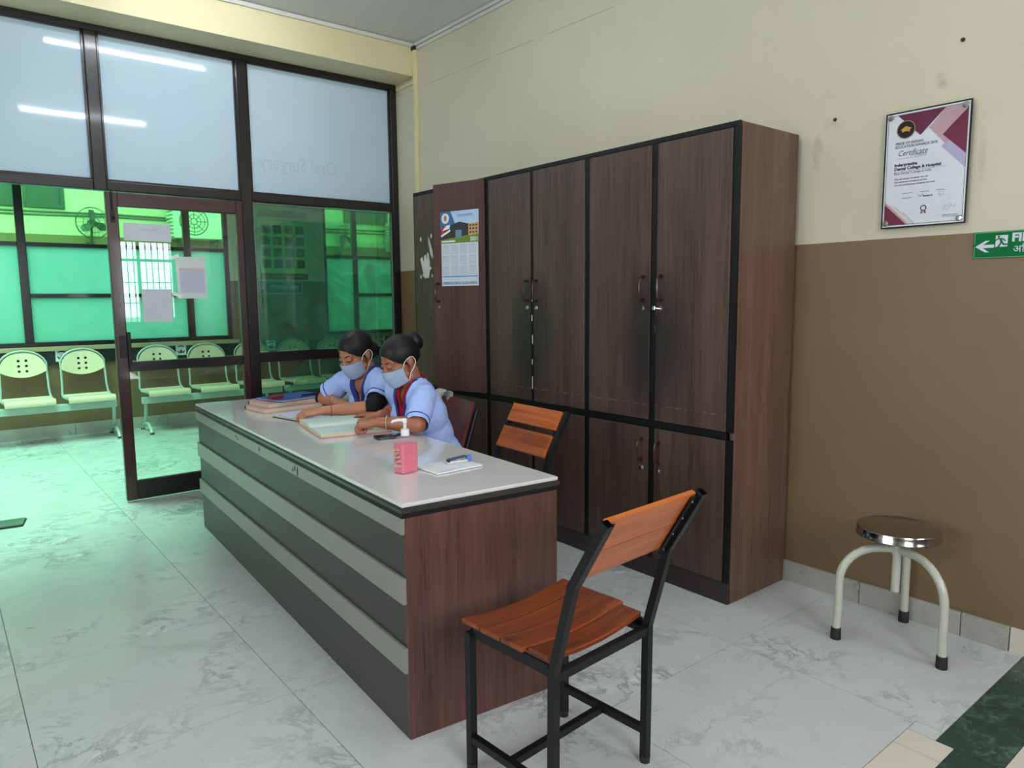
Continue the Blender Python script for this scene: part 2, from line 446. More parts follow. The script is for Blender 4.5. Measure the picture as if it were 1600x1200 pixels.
for k in range(4):
    for j in range(6, len(YJ) - 1): tile(WX + 0.75 * k, WX + 0.75 * (k + 1), YJ[j], YJ[j + 1])
tile(2.33, 2.394, 0.80, 0.883)
for k in range(7): tile(2.227 - 0.2 * (k + 1), 2.227 - 0.2 * k, 0.747, 0.883, M_creamtile)
tile(2.227, 2.33, 0.747, 0.883, M_creamtile)
for k in range(5): tile(2.33 - 0.42 * (k + 1), 2.33 - 0.42 * k, 0.618, 0.747, M_greenmarble)
for k in range(2): tile(2.33 + 0.42 * k, 2.33 + 0.42 * (k + 1), 0.618, 0.80, M_greenmarble)
for k in range(2):
    for j in range(3): tile(2.33 + 0.42 * k, 2.33 + 0.42 * (k + 1), 0.618 - 0.6 * (j + 1), 0.618 - 0.6 * j, M_creamtile)

# ------------------------------------------------------------------ walls and ceilings
def wall_with_holes(name, axis, a0, a1, t0, t1, z0, z1, holes, m):
    """axis 'x': wall runs along x, thickness t0..t1 in y. holes: (u0,u1,z0,z1)"""
    bm = bmesh.new()
    us = sorted({a0, a1, *[h[0] for h in holes], *[h[1] for h in holes]})
    for u0, u1 in zip(us, us[1:]):
        hs = [h for h in holes if h[0] <= u0 + 1e-6 and h[1] >= u1 - 1e-6]
        segs = [(z0, z1)] if not hs else [(z0, hs[0][2]), (hs[0][3], z1)]
        for s0, s1 in segs:
            if s1 - s0 < 1e-4: continue
            if axis == 'x': box(bm, (u0, t0, s0), (u1, t1, s1))
            else: box(bm, (t0, u0, s0), (t1, u1, s1))
    return struct(name, bm, m)
H = 3.55
struct('wall_right', box(bmesh.new(), (WX, -1.35, 0), (WX + 0.15, 5.49, H)), M_wall)
wall_with_holes('wall_rear', 'x', -3.15, WX, -1.35, -1.2, 0, H, [(2.2, 3.06, 1.02, 2.32), (0.0, 1.5, 1.02, 2.6)], M_wall_c)  # the wider hole is the added opening for the rear fill
wall_with_holes('wall_left', 'y', -1.2, 5.49, -3.15, -3.0, 0, H, [(0.3, 2.9, 1.0, 2.6)], M_wall_c)
wall_with_holes('wall_far', 'x', -4.2, 6.6, BY, BY + 0.2, 0, H, [(-1.9, 2.78, 0.93, 2.66), (3.95, 6.1, 0.93, 2.66)], M_wall_c)
struct('wall_corridor_left', box(bmesh.new(), (-4.35, 5.49, 0), (-4.2, BY + 0.2, H)), M_wall_c)
struct('wall_corridor_right', box(bmesh.new(), (6.6, 5.49, 0), (6.75, BY + 0.2, H)), M_wall_c)
struct('wall_corridor_front', box(bmesh.new(), (WX + 0.15, 5.34, 0), (6.6, 5.49, H)), M_wall_c)
struct('ceiling', box(bmesh.new(), (-3.0, -1.2, CZ), (WX, 5.49, CZ + 0.16)), M_ceil)
bm = bmesh.new(); SK = (-3.2, 2.4, 5.95, 8.1)
box(bm, (-4.2, 5.49, CZ), (6.6, SK[2], H)); box(bm, (-4.2, SK[3], CZ), (6.6, BY, H))
box(bm, (-4.2, SK[2], CZ), (SK[0], SK[3], H)); box(bm, (SK[1], SK[2], CZ), (6.6, SK[3], H))
struct('ceiling_corridor', bm, M_ceil)
sky = setting('window_4')
for k in range(7):
    x0 = SK[0] + 0.8 * k
    bx('roof_sheet', (x0 + 0.02, SK[2], CZ + 0.08), (x0 + 0.78, SK[3], CZ + 0.086), M_skyglass, sky)
    bx('glazing_bar', (x0 - 0.02, SK[2], CZ + 0.03), (x0 + 0.02, SK[3], CZ + 0.12), M_steel, sky)
struct('trim_1', box(bmesh.new(), (-3.0, 5.12, 3.14), (WX, 5.49, CZ)), M_beam)
# cornice strips
bm = bmesh.new(); box(bm, (-3.0, 5.10, CZ - 0.034), (WX - 0.02, 5.12, CZ - 0.004), 0.003); struct('trim_2', bm, M_pvc)
struct('trim_3', box(bmesh.new(), (WX - 0.02, -1.2, CZ - 0.03), (WX, 5.10, CZ - 0.003), 0.003), M_pvc); struct('trim_7', box(bmesh.new(), (WX - 0.014, -1.2, CZ - 0.06), (WX, 5.10, CZ - 0.034), 0.003), M_pvc)
# skirting: one slab after the other along the right wall, and along the corridor wall
sk = setting('baseboard_right')
for y0, y1 in ((0.85, 1.02), (1.02, 1.43), (1.43, 2.0), (2.0, 2.7), (2.7, 3.4), (3.4, 4.1), (4.1, 4.8), (4.8, 5.41)):
    bx('slab', (WX - 0.018, y0 + 0.0015, 0.0), (WX, y1 - 0.0015, 0.098), M_skirt, sk, 0.002)
bx('slab', (WX - 0.018, -1.2, 0.0), (WX, 0.848, 0.098), M_creamtile, sk, 0.002)
sk = setting('baseboard_far')
for k in range(9):
    x0 = -1.6 + 0.9 * k; bx('slab', (x0 + 0.002, BY - 0.018, 0.0), (x0 + 0.898, BY, 0.118), M_skirt, sk, 0.002)

# ------------------------------------------------------------------ partition: posts, rails, frosted and clear panes
pt = setting('window_1')
def bar(name, x0, x1, z0, z1, m=None, y0=PY, y1=PY + 0.07, bev=0.006, parent=None):
    return bx(name, (x0, y0, z0), (x1, y1, z1), m or (M_framev if (z1 - z0) > (x1 - x0) else M_frame), parent or pt, bev)
bar('top_rail', -3.0, WX, 3.10, 3.20)
bar('transom', -3.0, 0.905, 2.105, 2.168); bar('transom', 0.98, 1.853, 2.105, 2.168); bar('transom', 1.932, 3.11, 2.108, 2.172)
bar('post', 0.905, 0.98, 2.105, 3.10); bar('post', 1.853, 1.932, 0.0, 3.10); bar('post', 3.11, WX - 0.001, 0.0, 3.10)
bar('post', -0.98, -0.905, 2.168, 3.10); bar('post', -0.98, -0.905, 0.0, 2.105); bar('post', -2.99, -2.91, 0.0, 3.10)
bar('rail', 1.932, 3.11, 0.91, 0.985); bar('rail', 1.932, 3.11, 0.0, 0.13); bar('rail', -2.91, -0.98, 0.0, 0.13)
for x0, x1 in ((-2.91, -0.98), (-0.905, 0.905), (0.98, 1.853), (1.932, 3.11)):
    bx('frosted_pane', (x0 - 0.01, PY + 0.03, 2.165), (x1 + 0.01, PY + 0.036, 3.105), M_frost, pt)
    # glazing beads
    bm = bmesh.new()
    for a in ((x0, x0 + 0.012, 2.172, 3.10), (x1 - 0.012, x1, 2.172, 3.10)): box(bm, (a[0], PY + 0.012, a[2]), (a[1], PY + 0.03, a[3]))
    for a in ((x0, x1, 2.168, 2.18), (x0, x1, 3.088, 3.10)): box(bm, (a[0], PY + 0.012, a[2]), (a[1], PY + 0.03, a[3]))
    obj('glazing_bead', bm, M_frame, pt)
bx('clear_pane', (1.93, PY + 0.034, 0.98), (3.112, PY + 0.039, 2.11), M_glassR, pt)
bx('clear_pane', (1.93, PY + 0.034, 0.125), (3.112, PY + 0.039, 0.915), M_glass, pt)
bx('clear_pane', (-2.92, PY + 0.034, 0.125), (-0.97, PY + 0.039, 2.11), M_glassR, pt)
# thin pale putty line down the right bay
bm = bmesh.new(); box(bm, (1.936, PY + 0.022, 0.99), (1.944, PY + 0.032, 2.10)); box(bm, (3.098, PY + 0.022, 0.99), (3.106, PY + 0.032, 2.10)); box(bm, (1.936, PY + 0.022, 2.094), (3.106, PY + 0.032, 2.102))
obj('putty_bead', bm, pm('pale_putty', S(128, 138, 124), 0.6), pt)
# dark green film on the right bay; the lower sheet is torn
o = flat('film', [(1.944, -2.10), (3.10, -2.10), (3.10, -0.99), (1.944, -0.99)], 0, M_film, pt); 
o.data.transform(Matrix(((1, 0, 0, 0), (0, 0, 1, PY + 0.041), (0, -1, 0, 0), (0, 0, 0, 1))))
film_low = [(2.30, 0.905), (2.12, 0.765), (2.25, 0.768), (2.07, 0.655), (1.95, 0.60), (1.95, 0.14), (3.10, 0.14), (3.10, 0.752), (2.42, 0.752), (2.26, 0.776), (3.10, 0.768), (3.10, 0.905)]
bm = bmesh.new(); vs = [bm.verts.new((x, PY + 0.041, z)) for x, z in [(2.30, 0.905), (2.12, 0.765), (2.25, 0.770), (3.10, 0.772), (3.10, 0.905)]]; bm.faces.new(vs)
obj('torn_film', bm, M_film, pt); bm = bmesh.new(); vs = [bm.verts.new((x, PY + 0.041, z)) for x, z in [(2.25, 0.764), (2.07, 0.655), (1.95, 0.60), (1.95, 0.14), (3.10, 0.14), (3.10, 0.764)]]; bm.faces.new(vs)
obj('torn_film', bm, M_film, pt)
bm = text_bm('Oral Surgery', 0.15, 2.63, 2.36, 0.0, width=0.62, mirror=True)
bm.transform(Matrix(((1, 0, 0, 0), (0, 0, -1, PY + 0.0296), (0, 1, 0, 0), (0, 0, 0, 1))))
obj('ghost_lettering', bm, pm('ghost_letters', S(192, 211, 226), 0.08, var=0.01), pt)

# door leaf in the partition
dr = setting('door_1')
bar('stile', 0.962, 1.034, 0.012, 2.10, M_doorwoodv, PY - 0.004, PY + 0.040, 0.005, dr); bar('stile', 1.805, 1.852, 0.012, 2.10, M_doorwoodv, PY - 0.004, PY + 0.040, 0.005, dr)
bar('door_rail', 1.034, 1.805, 2.006, 2.10, M_doorwood, PY - 0.004, PY + 0.040, 0.005, dr); bar('door_rail', 1.034, 1.805, 0.905, 0.972, M_frame, PY - 0.004, PY + 0.040, 0.005, dr)
bar('door_rail', 1.034, 1.805, 0.012, 0.145, M_frame, PY - 0.004, PY + 0.040, 0.005, dr)
bx('clear_pane', (1.03, PY + 0.015, 0.965), (1.81, PY + 0.02, 2.01), M_glass, dr); bx('clear_pane', (1.03, PY + 0.015, 0.14), (1.81, PY + 0.02, 0.91), M_glass, dr)
bm = bmesh.new(); box(bm, (1.03, PY - 0.026, 0.955), (1.052, PY - 0.004, 1.175), 0.003); box(bm, (0.985, PY - 0.012, 1.0), (1.03, PY - 0.004, 1.15), 0.002)
obj('door_handle', bm, M_blackm, dr)
bm = bmesh.new(); tube(bm, [(0.997, PY - 0.014, 1.98), (0.997, PY - 0.014, 2.10)], 0.006, 8); box(bm, (0.985, PY - 0.010, 1.90), (1.012, PY - 0.004, 1.975), 0.002); ell(bm, (0.999, PY - 0.016, 1.93), (0.009, 0.008, 0.012), sub=2)
obj('tower_bolt', bm, M_blackm, dr)
# the paper notices stuck on the door pane
GZ = PY + 0.0145
def notice(label, x0, x1, z0, z1, rot=0.0, group=None):
    t = thing('paper_notice', label, 'notice', ((x0 + x1) / 2, GZ, (z0 + z1) / 2), group=group, mat3=FACE_S @ Matrix.Rotation(rot, 3, 'Z'))
    return t, (x1 - x0) / 2, (z1 - z0) / 2
M_lp = pm('greyed_paper', S(196, 200, 206), 0.55, var=0.03)
t, a, b = notice('wide white sheet taped highest on the door glass', 1.06, 1.356, 1.787, 1.905)
flat('sheet', rect(-a, -b, a, b), 0.0, M_lp, t); obj('faint_lettering', lines_bm([[(-0.05 + 0.014 * q, 0.018 + 0.004 * math.sin(q * 2.1)), (-0.04 + 0.014 * q, 0.016 - 0.004 * math.sin(q * 1.7))] for q in range(8)], 0.0006, 0.003), pm('faint_ink', S(150, 152, 160), 0.6), t)
t, a, b = notice('plain white sheet taped lowest on the door glass', 1.145, 1.335, 1.235, 1.462)
flat('sheet', rect(-a, -b, a, b), 0.0, M_lp, t)
t, a, b = notice('white sheet in a clear plastic sleeve on right side of door glass', 1.375, 1.575, 1.398, 1.69, 0.02)
flat('sleeve', rect(-a, -b, a, b), 0.0, pm('cloudy_plastic', S(196, 204, 200), 0.25, var=0.04), t); flat('sheet', rect(-a * 0.78, -b * 0.72, a * 0.86, b * 0.44), 0.0006, pm('lilac_paper', S(186, 184, 204), 0.5, var=0.03), t)
flat('pink_heading', rect(-a * 0.78, b * 0.36, a * 0.86, b * 0.46), 0.0012, pm('pink_print', S(206, 180, 178), 0.5), t)
for s in ((-0.10, 0.145, 0.4), (-0.105, -0.12, -0.5)):
    o = flat('tape', rect(-0.028, -0.012, 0.028, 0.012), 0.0014, pm('clear_tape', S(214, 222, 210), 0.2, var=0.03), t); o.data.transform(Matrix.Translation((s[0], s[1], 0)) @ Matrix.Rotation(s[2], 4, 'Z'))

# rear window with its grille (behind the camera; the door glass mirrors it)
w3 = setting('window_3')
bm = bmesh.new()
for x0, x1, z0, z1 in ((2.2, 2.25, 1.02, 2.32), (3.01, 3.06, 1.02, 2.32), (2.25, 3.01, 1.02, 1.07), (2.25, 3.01, 2.27, 2.32)): box(bm, (x0, -1.29, z0), (x1, -1.24, z1))
obj('window_frame', bm, M_frame, w3)
bx('mullion', (2.52, -1.29, 1.07), (2.56, -1.24, 2.27), M_frame, w3); bx('mullion', (2.25, -1.285, 1.98), (3.01, -1.245, 2.02), M_frame, w3)
for k in range(9): bx('grille_bar', (2.29 + 0.085 * k, -1.225, 1.03), (2.302 + 0.085 * k, -1.213, 2.31), M_frame, w3)
for z in (1.35, 1.66): bx('grille_bar', (2.21, -1.226, z), (3.05, -1.212, z + 0.012), M_frame, w3)
w11 = setting('added_window_11')  # unseen opening added so fill light can enter from behind
bm = bmesh.new()
for x0, x1, z0, z1 in ((0.0, 0.05, 1.02, 2.6), (1.45, 1.5, 1.02, 2.6), (0.05, 1.45, 1.02, 1.07), (0.05, 1.45, 2.55, 2.6)): box(bm, (x0, -1.29, z0), (x1, -1.24, z1))
obj('window_frame', bm, M_frame, w11); bx('mullion', (0.73, -1.29, 1.07), (0.77, -1.24, 2.55), M_frame, w11)
w5 = setting('window_5')
bm = bmesh.new()
for y0, y1, z0, z1 in ((0.3, 0.36, 1.0, 2.6), (2.84, 2.9, 1.0, 2.6), (0.36, 2.84, 1.0, 1.06), (0.36, 2.84, 2.54, 2.6)): box(bm, (-3.1, y0, z0), (-3.04, y1, z1))
obj('window_frame', bm, M_frame, w5)
for k in range(3): bx('mullion', (-3.1, 0.9 + 0.62 * k, 1.06), (-3.04, 0.94 + 0.62 * k, 2.54), M_frame, w5)
# ------------------------------------------------------------------ corridor: windows to the courtyard, guard band, benches
def far_window(name, x0, x1, mulls, hz, frost_rows):
    w = setting(name); Y0, Y1 = BY + 0.03, BY + 0.085; zb, zt = 0.93, 2.66
    for a in ((x0, x0 + 0.05, zb, zt), (x1 - 0.05, x1, zb, zt)): bx('frame_post', (a[0], Y0, a[2]), (a[1], Y1, a[3]), M_framev, w, 0.004)
    for a in ((zb, zb + 0.045), (zt - 0.05, zt)): bx('frame_rail', (x0 + 0.05, Y0, a[0]), (x1 - 0.05, Y1, a[1]), M_frame, w, 0.004)
    xs = [x0 + 0.05] + [m for m in mulls] + [x1 - 0.05]
    for m, wd in mulls: bx('mullion', (m - wd / 2, Y0, zb + 0.045), (m + wd / 2, Y1, zt - 0.05), M_framev, w, 0.004)
    edges = [x0 + 0.05] + sum([[m - wd / 2, m + wd / 2] for m, wd in mulls], []) + [x1 - 0.05]
    bays = list(zip(edges[0::2], edges[1::2]))
    for bi, (a, b) in enumerate(bays):
        zs = sorted([zb + 0.045] + [h for h, only in hz if only is None or bi in only] + [zt - 0.05])
        for h in zs[1:-1]: bx('glazing_bar', (a, Y0 + 0.005, h - 0.02), (b, Y1 - 0.01, h + 0.02), M_frame, w, 0.003)
        for z0, z1 in zip(zs, zs[1:]):
            bx('pane', (a, Y0 + 0.025, z0), (b, Y0 + 0.03, z1), M_greenfrost if z1 < frost_rows else M_greenglass, w)
    return w
far_window('window_2', -1.9, 2.78, [(-0.9, 0.07), (-0.06, 0.05), (0.775, 0.075), (2.33, 0.075)], [(1.96, None), (1.445, (3,))], 2.0)
far_window('window_6', 3.95, 6.1, [(4.40, 0.06), (5.2, 0.06)], [(1.93, None), (1.44, (1, 2))], 2.0)
M_sill = pm('sill_paint', S(168, 150, 116), 0.5, var=0.12)
struct('trim_4', box(bmesh.new(), (-1.95, BY - 0.05, 0.885), (2.83, BY + 0.03, 0.93), 0.004), M_sill)
struct('trim_5', box(bmesh.new(), (3.9, BY - 0.05, 0.885), (6.15, BY + 0.03, 0.93), 0.004), M_sill)
M_granite = marble('dark_green_granite', S(22, 38, 36), S(10, 18, 17), S(52, 78, 70), 4.0, 0.25)
struct('trim_6', box(bmesh.new(), (-4.2, BY - 0.025, 0.745), (6.6, BY, 0.88), 0.002), M_granite)
# white notice stickers on the dark band
for x, where in ((1.03, 'over the leftmost corridor seats'), (2.18, 'between corridor seats behind the door rail'), (3.21, 'right of the door post'), (4.71, 'behind the heads of the two seated women')):
    t = thing('sticker', 'small white sticker with a red crossed mark ' + where, 'sticker', (x, BY - 0.0256, 0.835), group='stickers along the dark band', mat3=FACE_S)
    flat('paper', rect(-0.055, -0.06, 0.055, 0.06), 0, M_paper, t)
    flat('red_mark', disc(0.0, -0.02, 0.018, 10), 0.0006, pm('red_print', S(170, 40, 60), 0.5), t)
    obj('black_mark', lines_bm([[(-0.035, -0.01), (-0.02, -0.035)], [(0.035, -0.01), (0.02, -0.035)], [(-0.03, 0.035), (0.0, 0.045), (0.03, 0.035)], [(0, -0.035), (0, 0.0)]], 0.0012, 0.012), M_ink, t)
t = thing('sticker', 'plain beige paper scrap stuck on the dark band behind the torn film', 'sticker', (3.66, BY - 0.0256, 0.86), mat3=FACE_S)
flat('paper', rect(-0.035, -0.035, 0.035, 0.045), 0, pm('beige_paper', S(150, 140, 96), 0.6), t)
# poster with a grid of pictures, and the blue sign below it
t = thing('poster', 'tall poster with a grid of sixteen small pictures on the corridor pier', 'poster', (3.43, BY - 0.004, 2.04), mat3=FACE_S)
flat('sheet', rect(-0.30, -0.41, 0.30, 0.41), -0.003, pm('poster_print', S(196, 212, 148), 0.4, var=0.05), t, 0.003)
M_br = pm('brown_print', S(120, 84, 74), 0.5)
flat('heading_band', rect(-0.30, 0.335, 0.30, 0.41), 0.0004, M_br, t); flat('footer_band', rect(-0.30, -0.41, 0.30, -0.335), 0.0004, M_br, t)
obj('heading_lettering', lines_bm([[(-0.24, 0.385), (0.24, 0.385)], [(-0.12, 0.36), (0.12, 0.36)], [(-0.2, 0.30), (0.2, 0.30)], [(-0.24, -0.37), (0.22, -0.37)]], 0.001, 0.011), pm('pale_print', S(170, 150, 130), 0.5), t)
tones = [S(108, 100, 92), S(72, 64, 60), S(150, 138, 128), S(110, 70, 66), S(60, 90, 88), S(126, 96, 70)]
k = 0
for r_ in range(4):
    for c_ in range(4):
        x, y = -0.215 + c_ * 0.142, 0.19 - r_ * 0.137
        flat('picture', rect(x - 0.052, y - 0.05, x + 0.052, y + 0.05), 0.0005, pm('picture_tone_%s' % 'abcdef'[k % 6], tones[k % 6], 0.4, var=0.35, scale=26), t); k += 1
        flat('picture_detail', disc(x + 0.012 * ((k * 7) % 3 - 1), y - 0.008, 0.026, 9, 0.032), 0.001, pm('picture_tone_%s' % 'abcdef'[(k + 2) % 6], tones[(k + 2) % 6], 0.4, var=0.35, scale=26), t)
t = thing('wall_sign', 'blue sign with white Hindi lettering below the corridor poster', 'sign', (3.415, BY - 0.006, 1.53), mat3=FACE_S)
flat('plate', rect(-0.235, -0.075, 0.235, 0.075), -0.005, pm('blue_sign', S(44, 92, 140), 0.35), t, 0.006)
M_wl = pm('white_letter', S(226, 228, 226), 0.5, var=0.02)
bm = lines_bm([[(-0.228, -0.068), (0.228, -0.068), (0.228, 0.068), (-0.228, 0.068), (-0.228, -0.068)]], 0.0014, 0.006); obj('border', bm, M_wl, t)
obj('lettering', text_bm('रोगी परीक्षा क्षेत्र', 0.075, 0, -0.02, 0.0014, width=0.37, align='CENTER'), M_wl, t)

# waiting benches: perforated steel seats on a beam
M_seat = pm('cream_painted_steel', S(228, 208, 178), 0.32, var=0.04, coat=0.2); M_seatf = pm('grey_painted_tube', S(168, 186, 176), 0.35, var=0.05); M_foot = pm('black_rubber', S(24, 24, 24), 0.6)
def seat_parts():
    r_ = {}
    # back shell: lens-shaped panel with six holes, gently curved
    pts = []; n = 22
    for k in range(n + 1):
        a = PI * (1 - k / n); pts.append((0.195 * math.cos(a), 0.70 + 0.185 * math.sin(a) ** 0.85))
    for k in range(1, n):
        u = 1 - 2 * k / n; pts.append((0.195 * u, 0.70 - 0.062 * (1 - u * u)))
    bm = bmesh.new(); outer = [bm.verts.new((p[0], 0, p[1])) for p in pts]; E_ = [bm.edges.new((outer[i], outer[(i + 1) % len(outer)])) for i in range(len(outer))]
    for hx in (-0.032, 0.032):
        for hz in (0.70, 0.752, 0.804):
            hv = [bm.verts.new((hx + 0.0135 * math.cos(2 * PI * q / 10), 0, hz + 0.0135 * math.sin(2 * PI * q / 10))) for q in range(10)]
            E_ += [bm.edges.new((hv[i], hv[(i + 1) % 10])) for i in range(10)]
    bmesh.ops.triangle_fill(bm, use_beauty=True, edges=E_)
    ex = bmesh.ops.extrude_face_region(bm, geom=bm.faces[:])
    for v in [g for g in ex['geom'] if isinstance(g, bmesh.types.BMVert)]: v.co.y += 0.006
    bmesh.ops.recalc_face_normals(bm, faces=bm.faces[:])
    for v in bm.verts: v.co.y += 0.02 + 0.03 * (1 - (v.co.x / 0.2) ** 2) + (v.co.z - 0.66) * 0.16
    r_['back'] = bm
    # seat pan with a rolled front edge
    bm = bmesh.new(); prof = [(-0.40, 0.405), (-0.412, 0.425), (-0.405, 0.445), (-0.37, 0.455), (-0.2, 0.44), (-0.03, 0.435), (0.0, 0.445)]
    prof2 = [(y, z - 0.012) for y, z in prof][::-1]
    prism(bm, prof + prof2, -0.205, 0.205, 'x'); r_['pan'] = bm
    bm = bmesh.new(); path = [(-0.195, -0.37, 0.43), (-0.21, -0.1, 0.425), (-0.207, 0.0, 0.45), (-0.2, 0.02, 0.52), (-0.198, 0.035, 0.64), (-0.196, 0.05, 0.72)]
    for k in range(1, 12):
        a = PI * (1 - k / 12); path.append((0.205 * math.cos(a), 0.055 + 0.03 * math.sin(a), 0.72 + 0.18 * math.sin(a) ** 0.85))
    path += [(-p[0], p[1], p[2]) for p in path[:6][::-1]]
    tube(bm, path, 0.0105, 7); r_['frame'] = bm
    return r_
def bench(n, x_first, label, legs):
    t = thing('waiting_bench', label, 'bench', (x_first, 8.50, 0))
    for i in range(n):
        p = seat_parts()
        for nm, key, m in (('seat_back', 'back', M_seat), ('seat_pan', 'pan', M_seat), ('tube_frame', 'frame', M_seatf)):
            if i == 0:
                o = obj(nm, p[key], m, t, True); first = (first if key != 'back' else []) + [o]
            else:
                p[key].free(); o0 = [q for q in first if q.name.startswith(nm)][0]; o = o0.copy(); C.objects.link(o); o.parent = t; o.location = (i * 0.515, 0, 0)
    bx('beam', (-0.24, -0.25, 0.305), ((n - 1) * 0.515 + 0.24, -0.19, 0.375), M_seatf, t, 0.006)
    for lx in legs:
        bm = bmesh.new(); tube(bm, [(lx, -0.2, 0.31), (lx, -0.17, 0.16), (lx, -0.10, 0.07)], 0.018, 8)
        tube(bm, [(lx, -0.40, 0.012), (lx, -0.36, 0.06), (lx, -0.27, 0.09), (lx, -0.17, 0.09), (lx, -0.05, 0.06), (lx, 0.02, 0.012)], 0.016, 8)
        l = obj('leg', bm, M_seatf, t, True)
        for y in (-0.40, 0.02): obj('foot_pad', lathe(bmesh.new(), [(0.02, 0), (0.022, 0.012), (0.014, 0.02)], 10, (lx, y, 0)), M_foot, l)
    return t
bench(4, -0.345, 'cream steel waiting bench seen left of the open door edge', (-0.22, 1.76))
bench(3, 1.915, 'cream steel waiting bench seen through the door glass', (-0.20, 1.10))
bench(3, 3.46, 'cream steel waiting bench behind the dark film and the seated women', (-0.16, 1.10))
# flat metal plate at the threshold
t = thing('floor_plate', 'thin dark metal plate lying on floor at the open doorway', 'plate', (0.2, 5.38, 0))
bm = bmesh.new(); prism(bm, [(-0.25, -0.055), (0.148, -0.10), (0.178, 0.062), (-0.25, 0.11)], 0.006, 0.013)
obj('plate', bm, pm('worn_green_metal', S(86, 104, 94), 0.35, 0.3, var=0.25), t)
bm = bmesh.new(); prism(bm, [(-0.25, -0.063), (0.15, -0.108), (0.186, 0.064), (-0.25, 0.118)], 0.0, 0.006); obj('rim', bm, M_dark, t)

# ------------------------------------------------------------------ courtyard beyond the corridor windows
CY = 13.0
M_court = wall_paint('courtyard_paint', 2.40, False)
struct('wall_courtyard', box(bmesh.new(), (-12, CY, 0), (18, CY + 0.3, 4.6)), M_court)
struct('wall_courtyard_right', box(bmesh.new(), (9.0, 8.85, 0), (9.3, CY, 4.6)), M_court)
struct('floor_courtyard', box(bmesh.new(), (-12, 8.85, -0.12), (18, CY, 0)), pm('courtyard_paving', S(150, 150, 142), 0.6, var=0.12))
M_shade = pm('dark_window', S(60, 72, 70), 0.3)
def court_window(name, x0, x1, z0, z1):
    w = setting(name)
    bx('pane', (x0, CY - 0.02, z0), (x1, CY - 0.01, z1), M_shade, w)
    bm = bmesh.new()
    for a in ((x0 - 0.05, x0, z0 - 0.05, z1 + 0.05), (x1, x1 + 0.05, z0 - 0.05, z1 + 0.05), (x0, x1, z0 - 0.05, z0), (x0, x1, z1, z1 + 0.05)): box(bm, (a[0], CY - 0.05, a[2]), (a[1], CY, a[3]))
    obj('window_frame', bm, M_shade, w)
court_window('window_7', 1.27, 1.70, 2.84, 3.6); court_window('window_8', -0.4, 1.10, 2.84, 3.6); court_window('window_9', 6.42, 7.25, 2.90, 3.6); court_window('window_10', 2.75, 4.2, 3.02, 3.6)
# cables running along the courtyard wall
M_cable = pm('grey_cable', S(92, 98, 92), 0.5)
for z0, sag, lab in ((2.735, 0.01, 'upper'), (2.685, 0.02, 'lower')):
    bm = bmesh.new(); pts = [(-3 + 0.5 * k, CY - 0.016, z0 + 0.006 * math.sin(k * 1.3) - sag * math.sin(k * 0.4)) for k in range(23)]
    tube(bm, pts, 0.014, 6); tag(obj('cable_run', bm, M_cable, smooth=True), lab + ' of two grey cables running along the courtyard wall', 'cable')
M_fan = pm('grey_fan_metal', S(70, 84, 84), 0.4, 0.3)
def wall_fan(x, z, label, yaw):
    t = thing('wall_fan', label, 'fan', (x, CY, z), yaw, 'fans on the courtyard wall')
    bm = bmesh.new(); box(bm, (-0.06, -0.03, -0.42), (0.06, 0.0, -0.28)); tube(bm, [(0, -0.02, -0.35), (0, -0.12, -0.33), (0, -0.16, -0.1), (0, -0.15, 0.0)], 0.018, 8); obj('bracket', bm, M_fan, t, True)
    bm = bmesh.new(); lathe(bm, [(0.0, -0.14), (0.055, -0.13), (0.065, -0.05), (0.04, 0.0)], 16, (0, -0.13, 0), 'y'); 
    obj('motor', bm, M_fan, t, True)
    bm = bmesh.new()
    for rr, y in ((0.235, -0.28), (0.23, -0.22), (0.15, -0.33), (0.07, -0.345)):
        tube(bm, [(rr * math.cos(2 * PI * k / 28), y, rr * math.sin(2 * PI * k / 28)) for k in range(28)], 0.005, 5, closed=True)
    for k in range(20):
        a = 2 * PI * k / 20; tube(bm, [(0.05 * math.cos(a), -0.345, 0.05 * math.sin(a)), (0.17 * math.cos(a), -0.33, 0.17 * math.sin(a)), (0.235 * math.cos(a), -0.25, 0.235 * math.sin(a))], 0.0025, 4)
    obj('guard', bm, M_fan, t, True)
    for k in range(3):
        a = R(100 + 120 * k); bm = bmesh.new()
        prism(bm, [(0.03, -0.03), (0.12, -0.075), (0.19, -0.055), (0.20, 0.02), (0.13, 0.05), (0.03, 0.03)], -0.004, 0.004)
        bm.transform(Matrix.Translation((0, -0.27, 0)) @ Matrix.Rotation(PI / 2, 4, 'X') @ Matrix.Rotation(a, 4, 'Z') @ Matrix.Rotation(R(22), 4, 'X'))
        obj('blade', bm, M_fan, t)
wall_fan(2.05, 2.58, 'wall fan on the courtyard wall seen left of the door post', 0.1)
wall_fan(6.2, 2.55, 'wall fan on the courtyard wall seen through the right bay', 0.35)
M_ac = pm('white_ac_casing', S(196, 208, 200), 0.4, var=0.03)
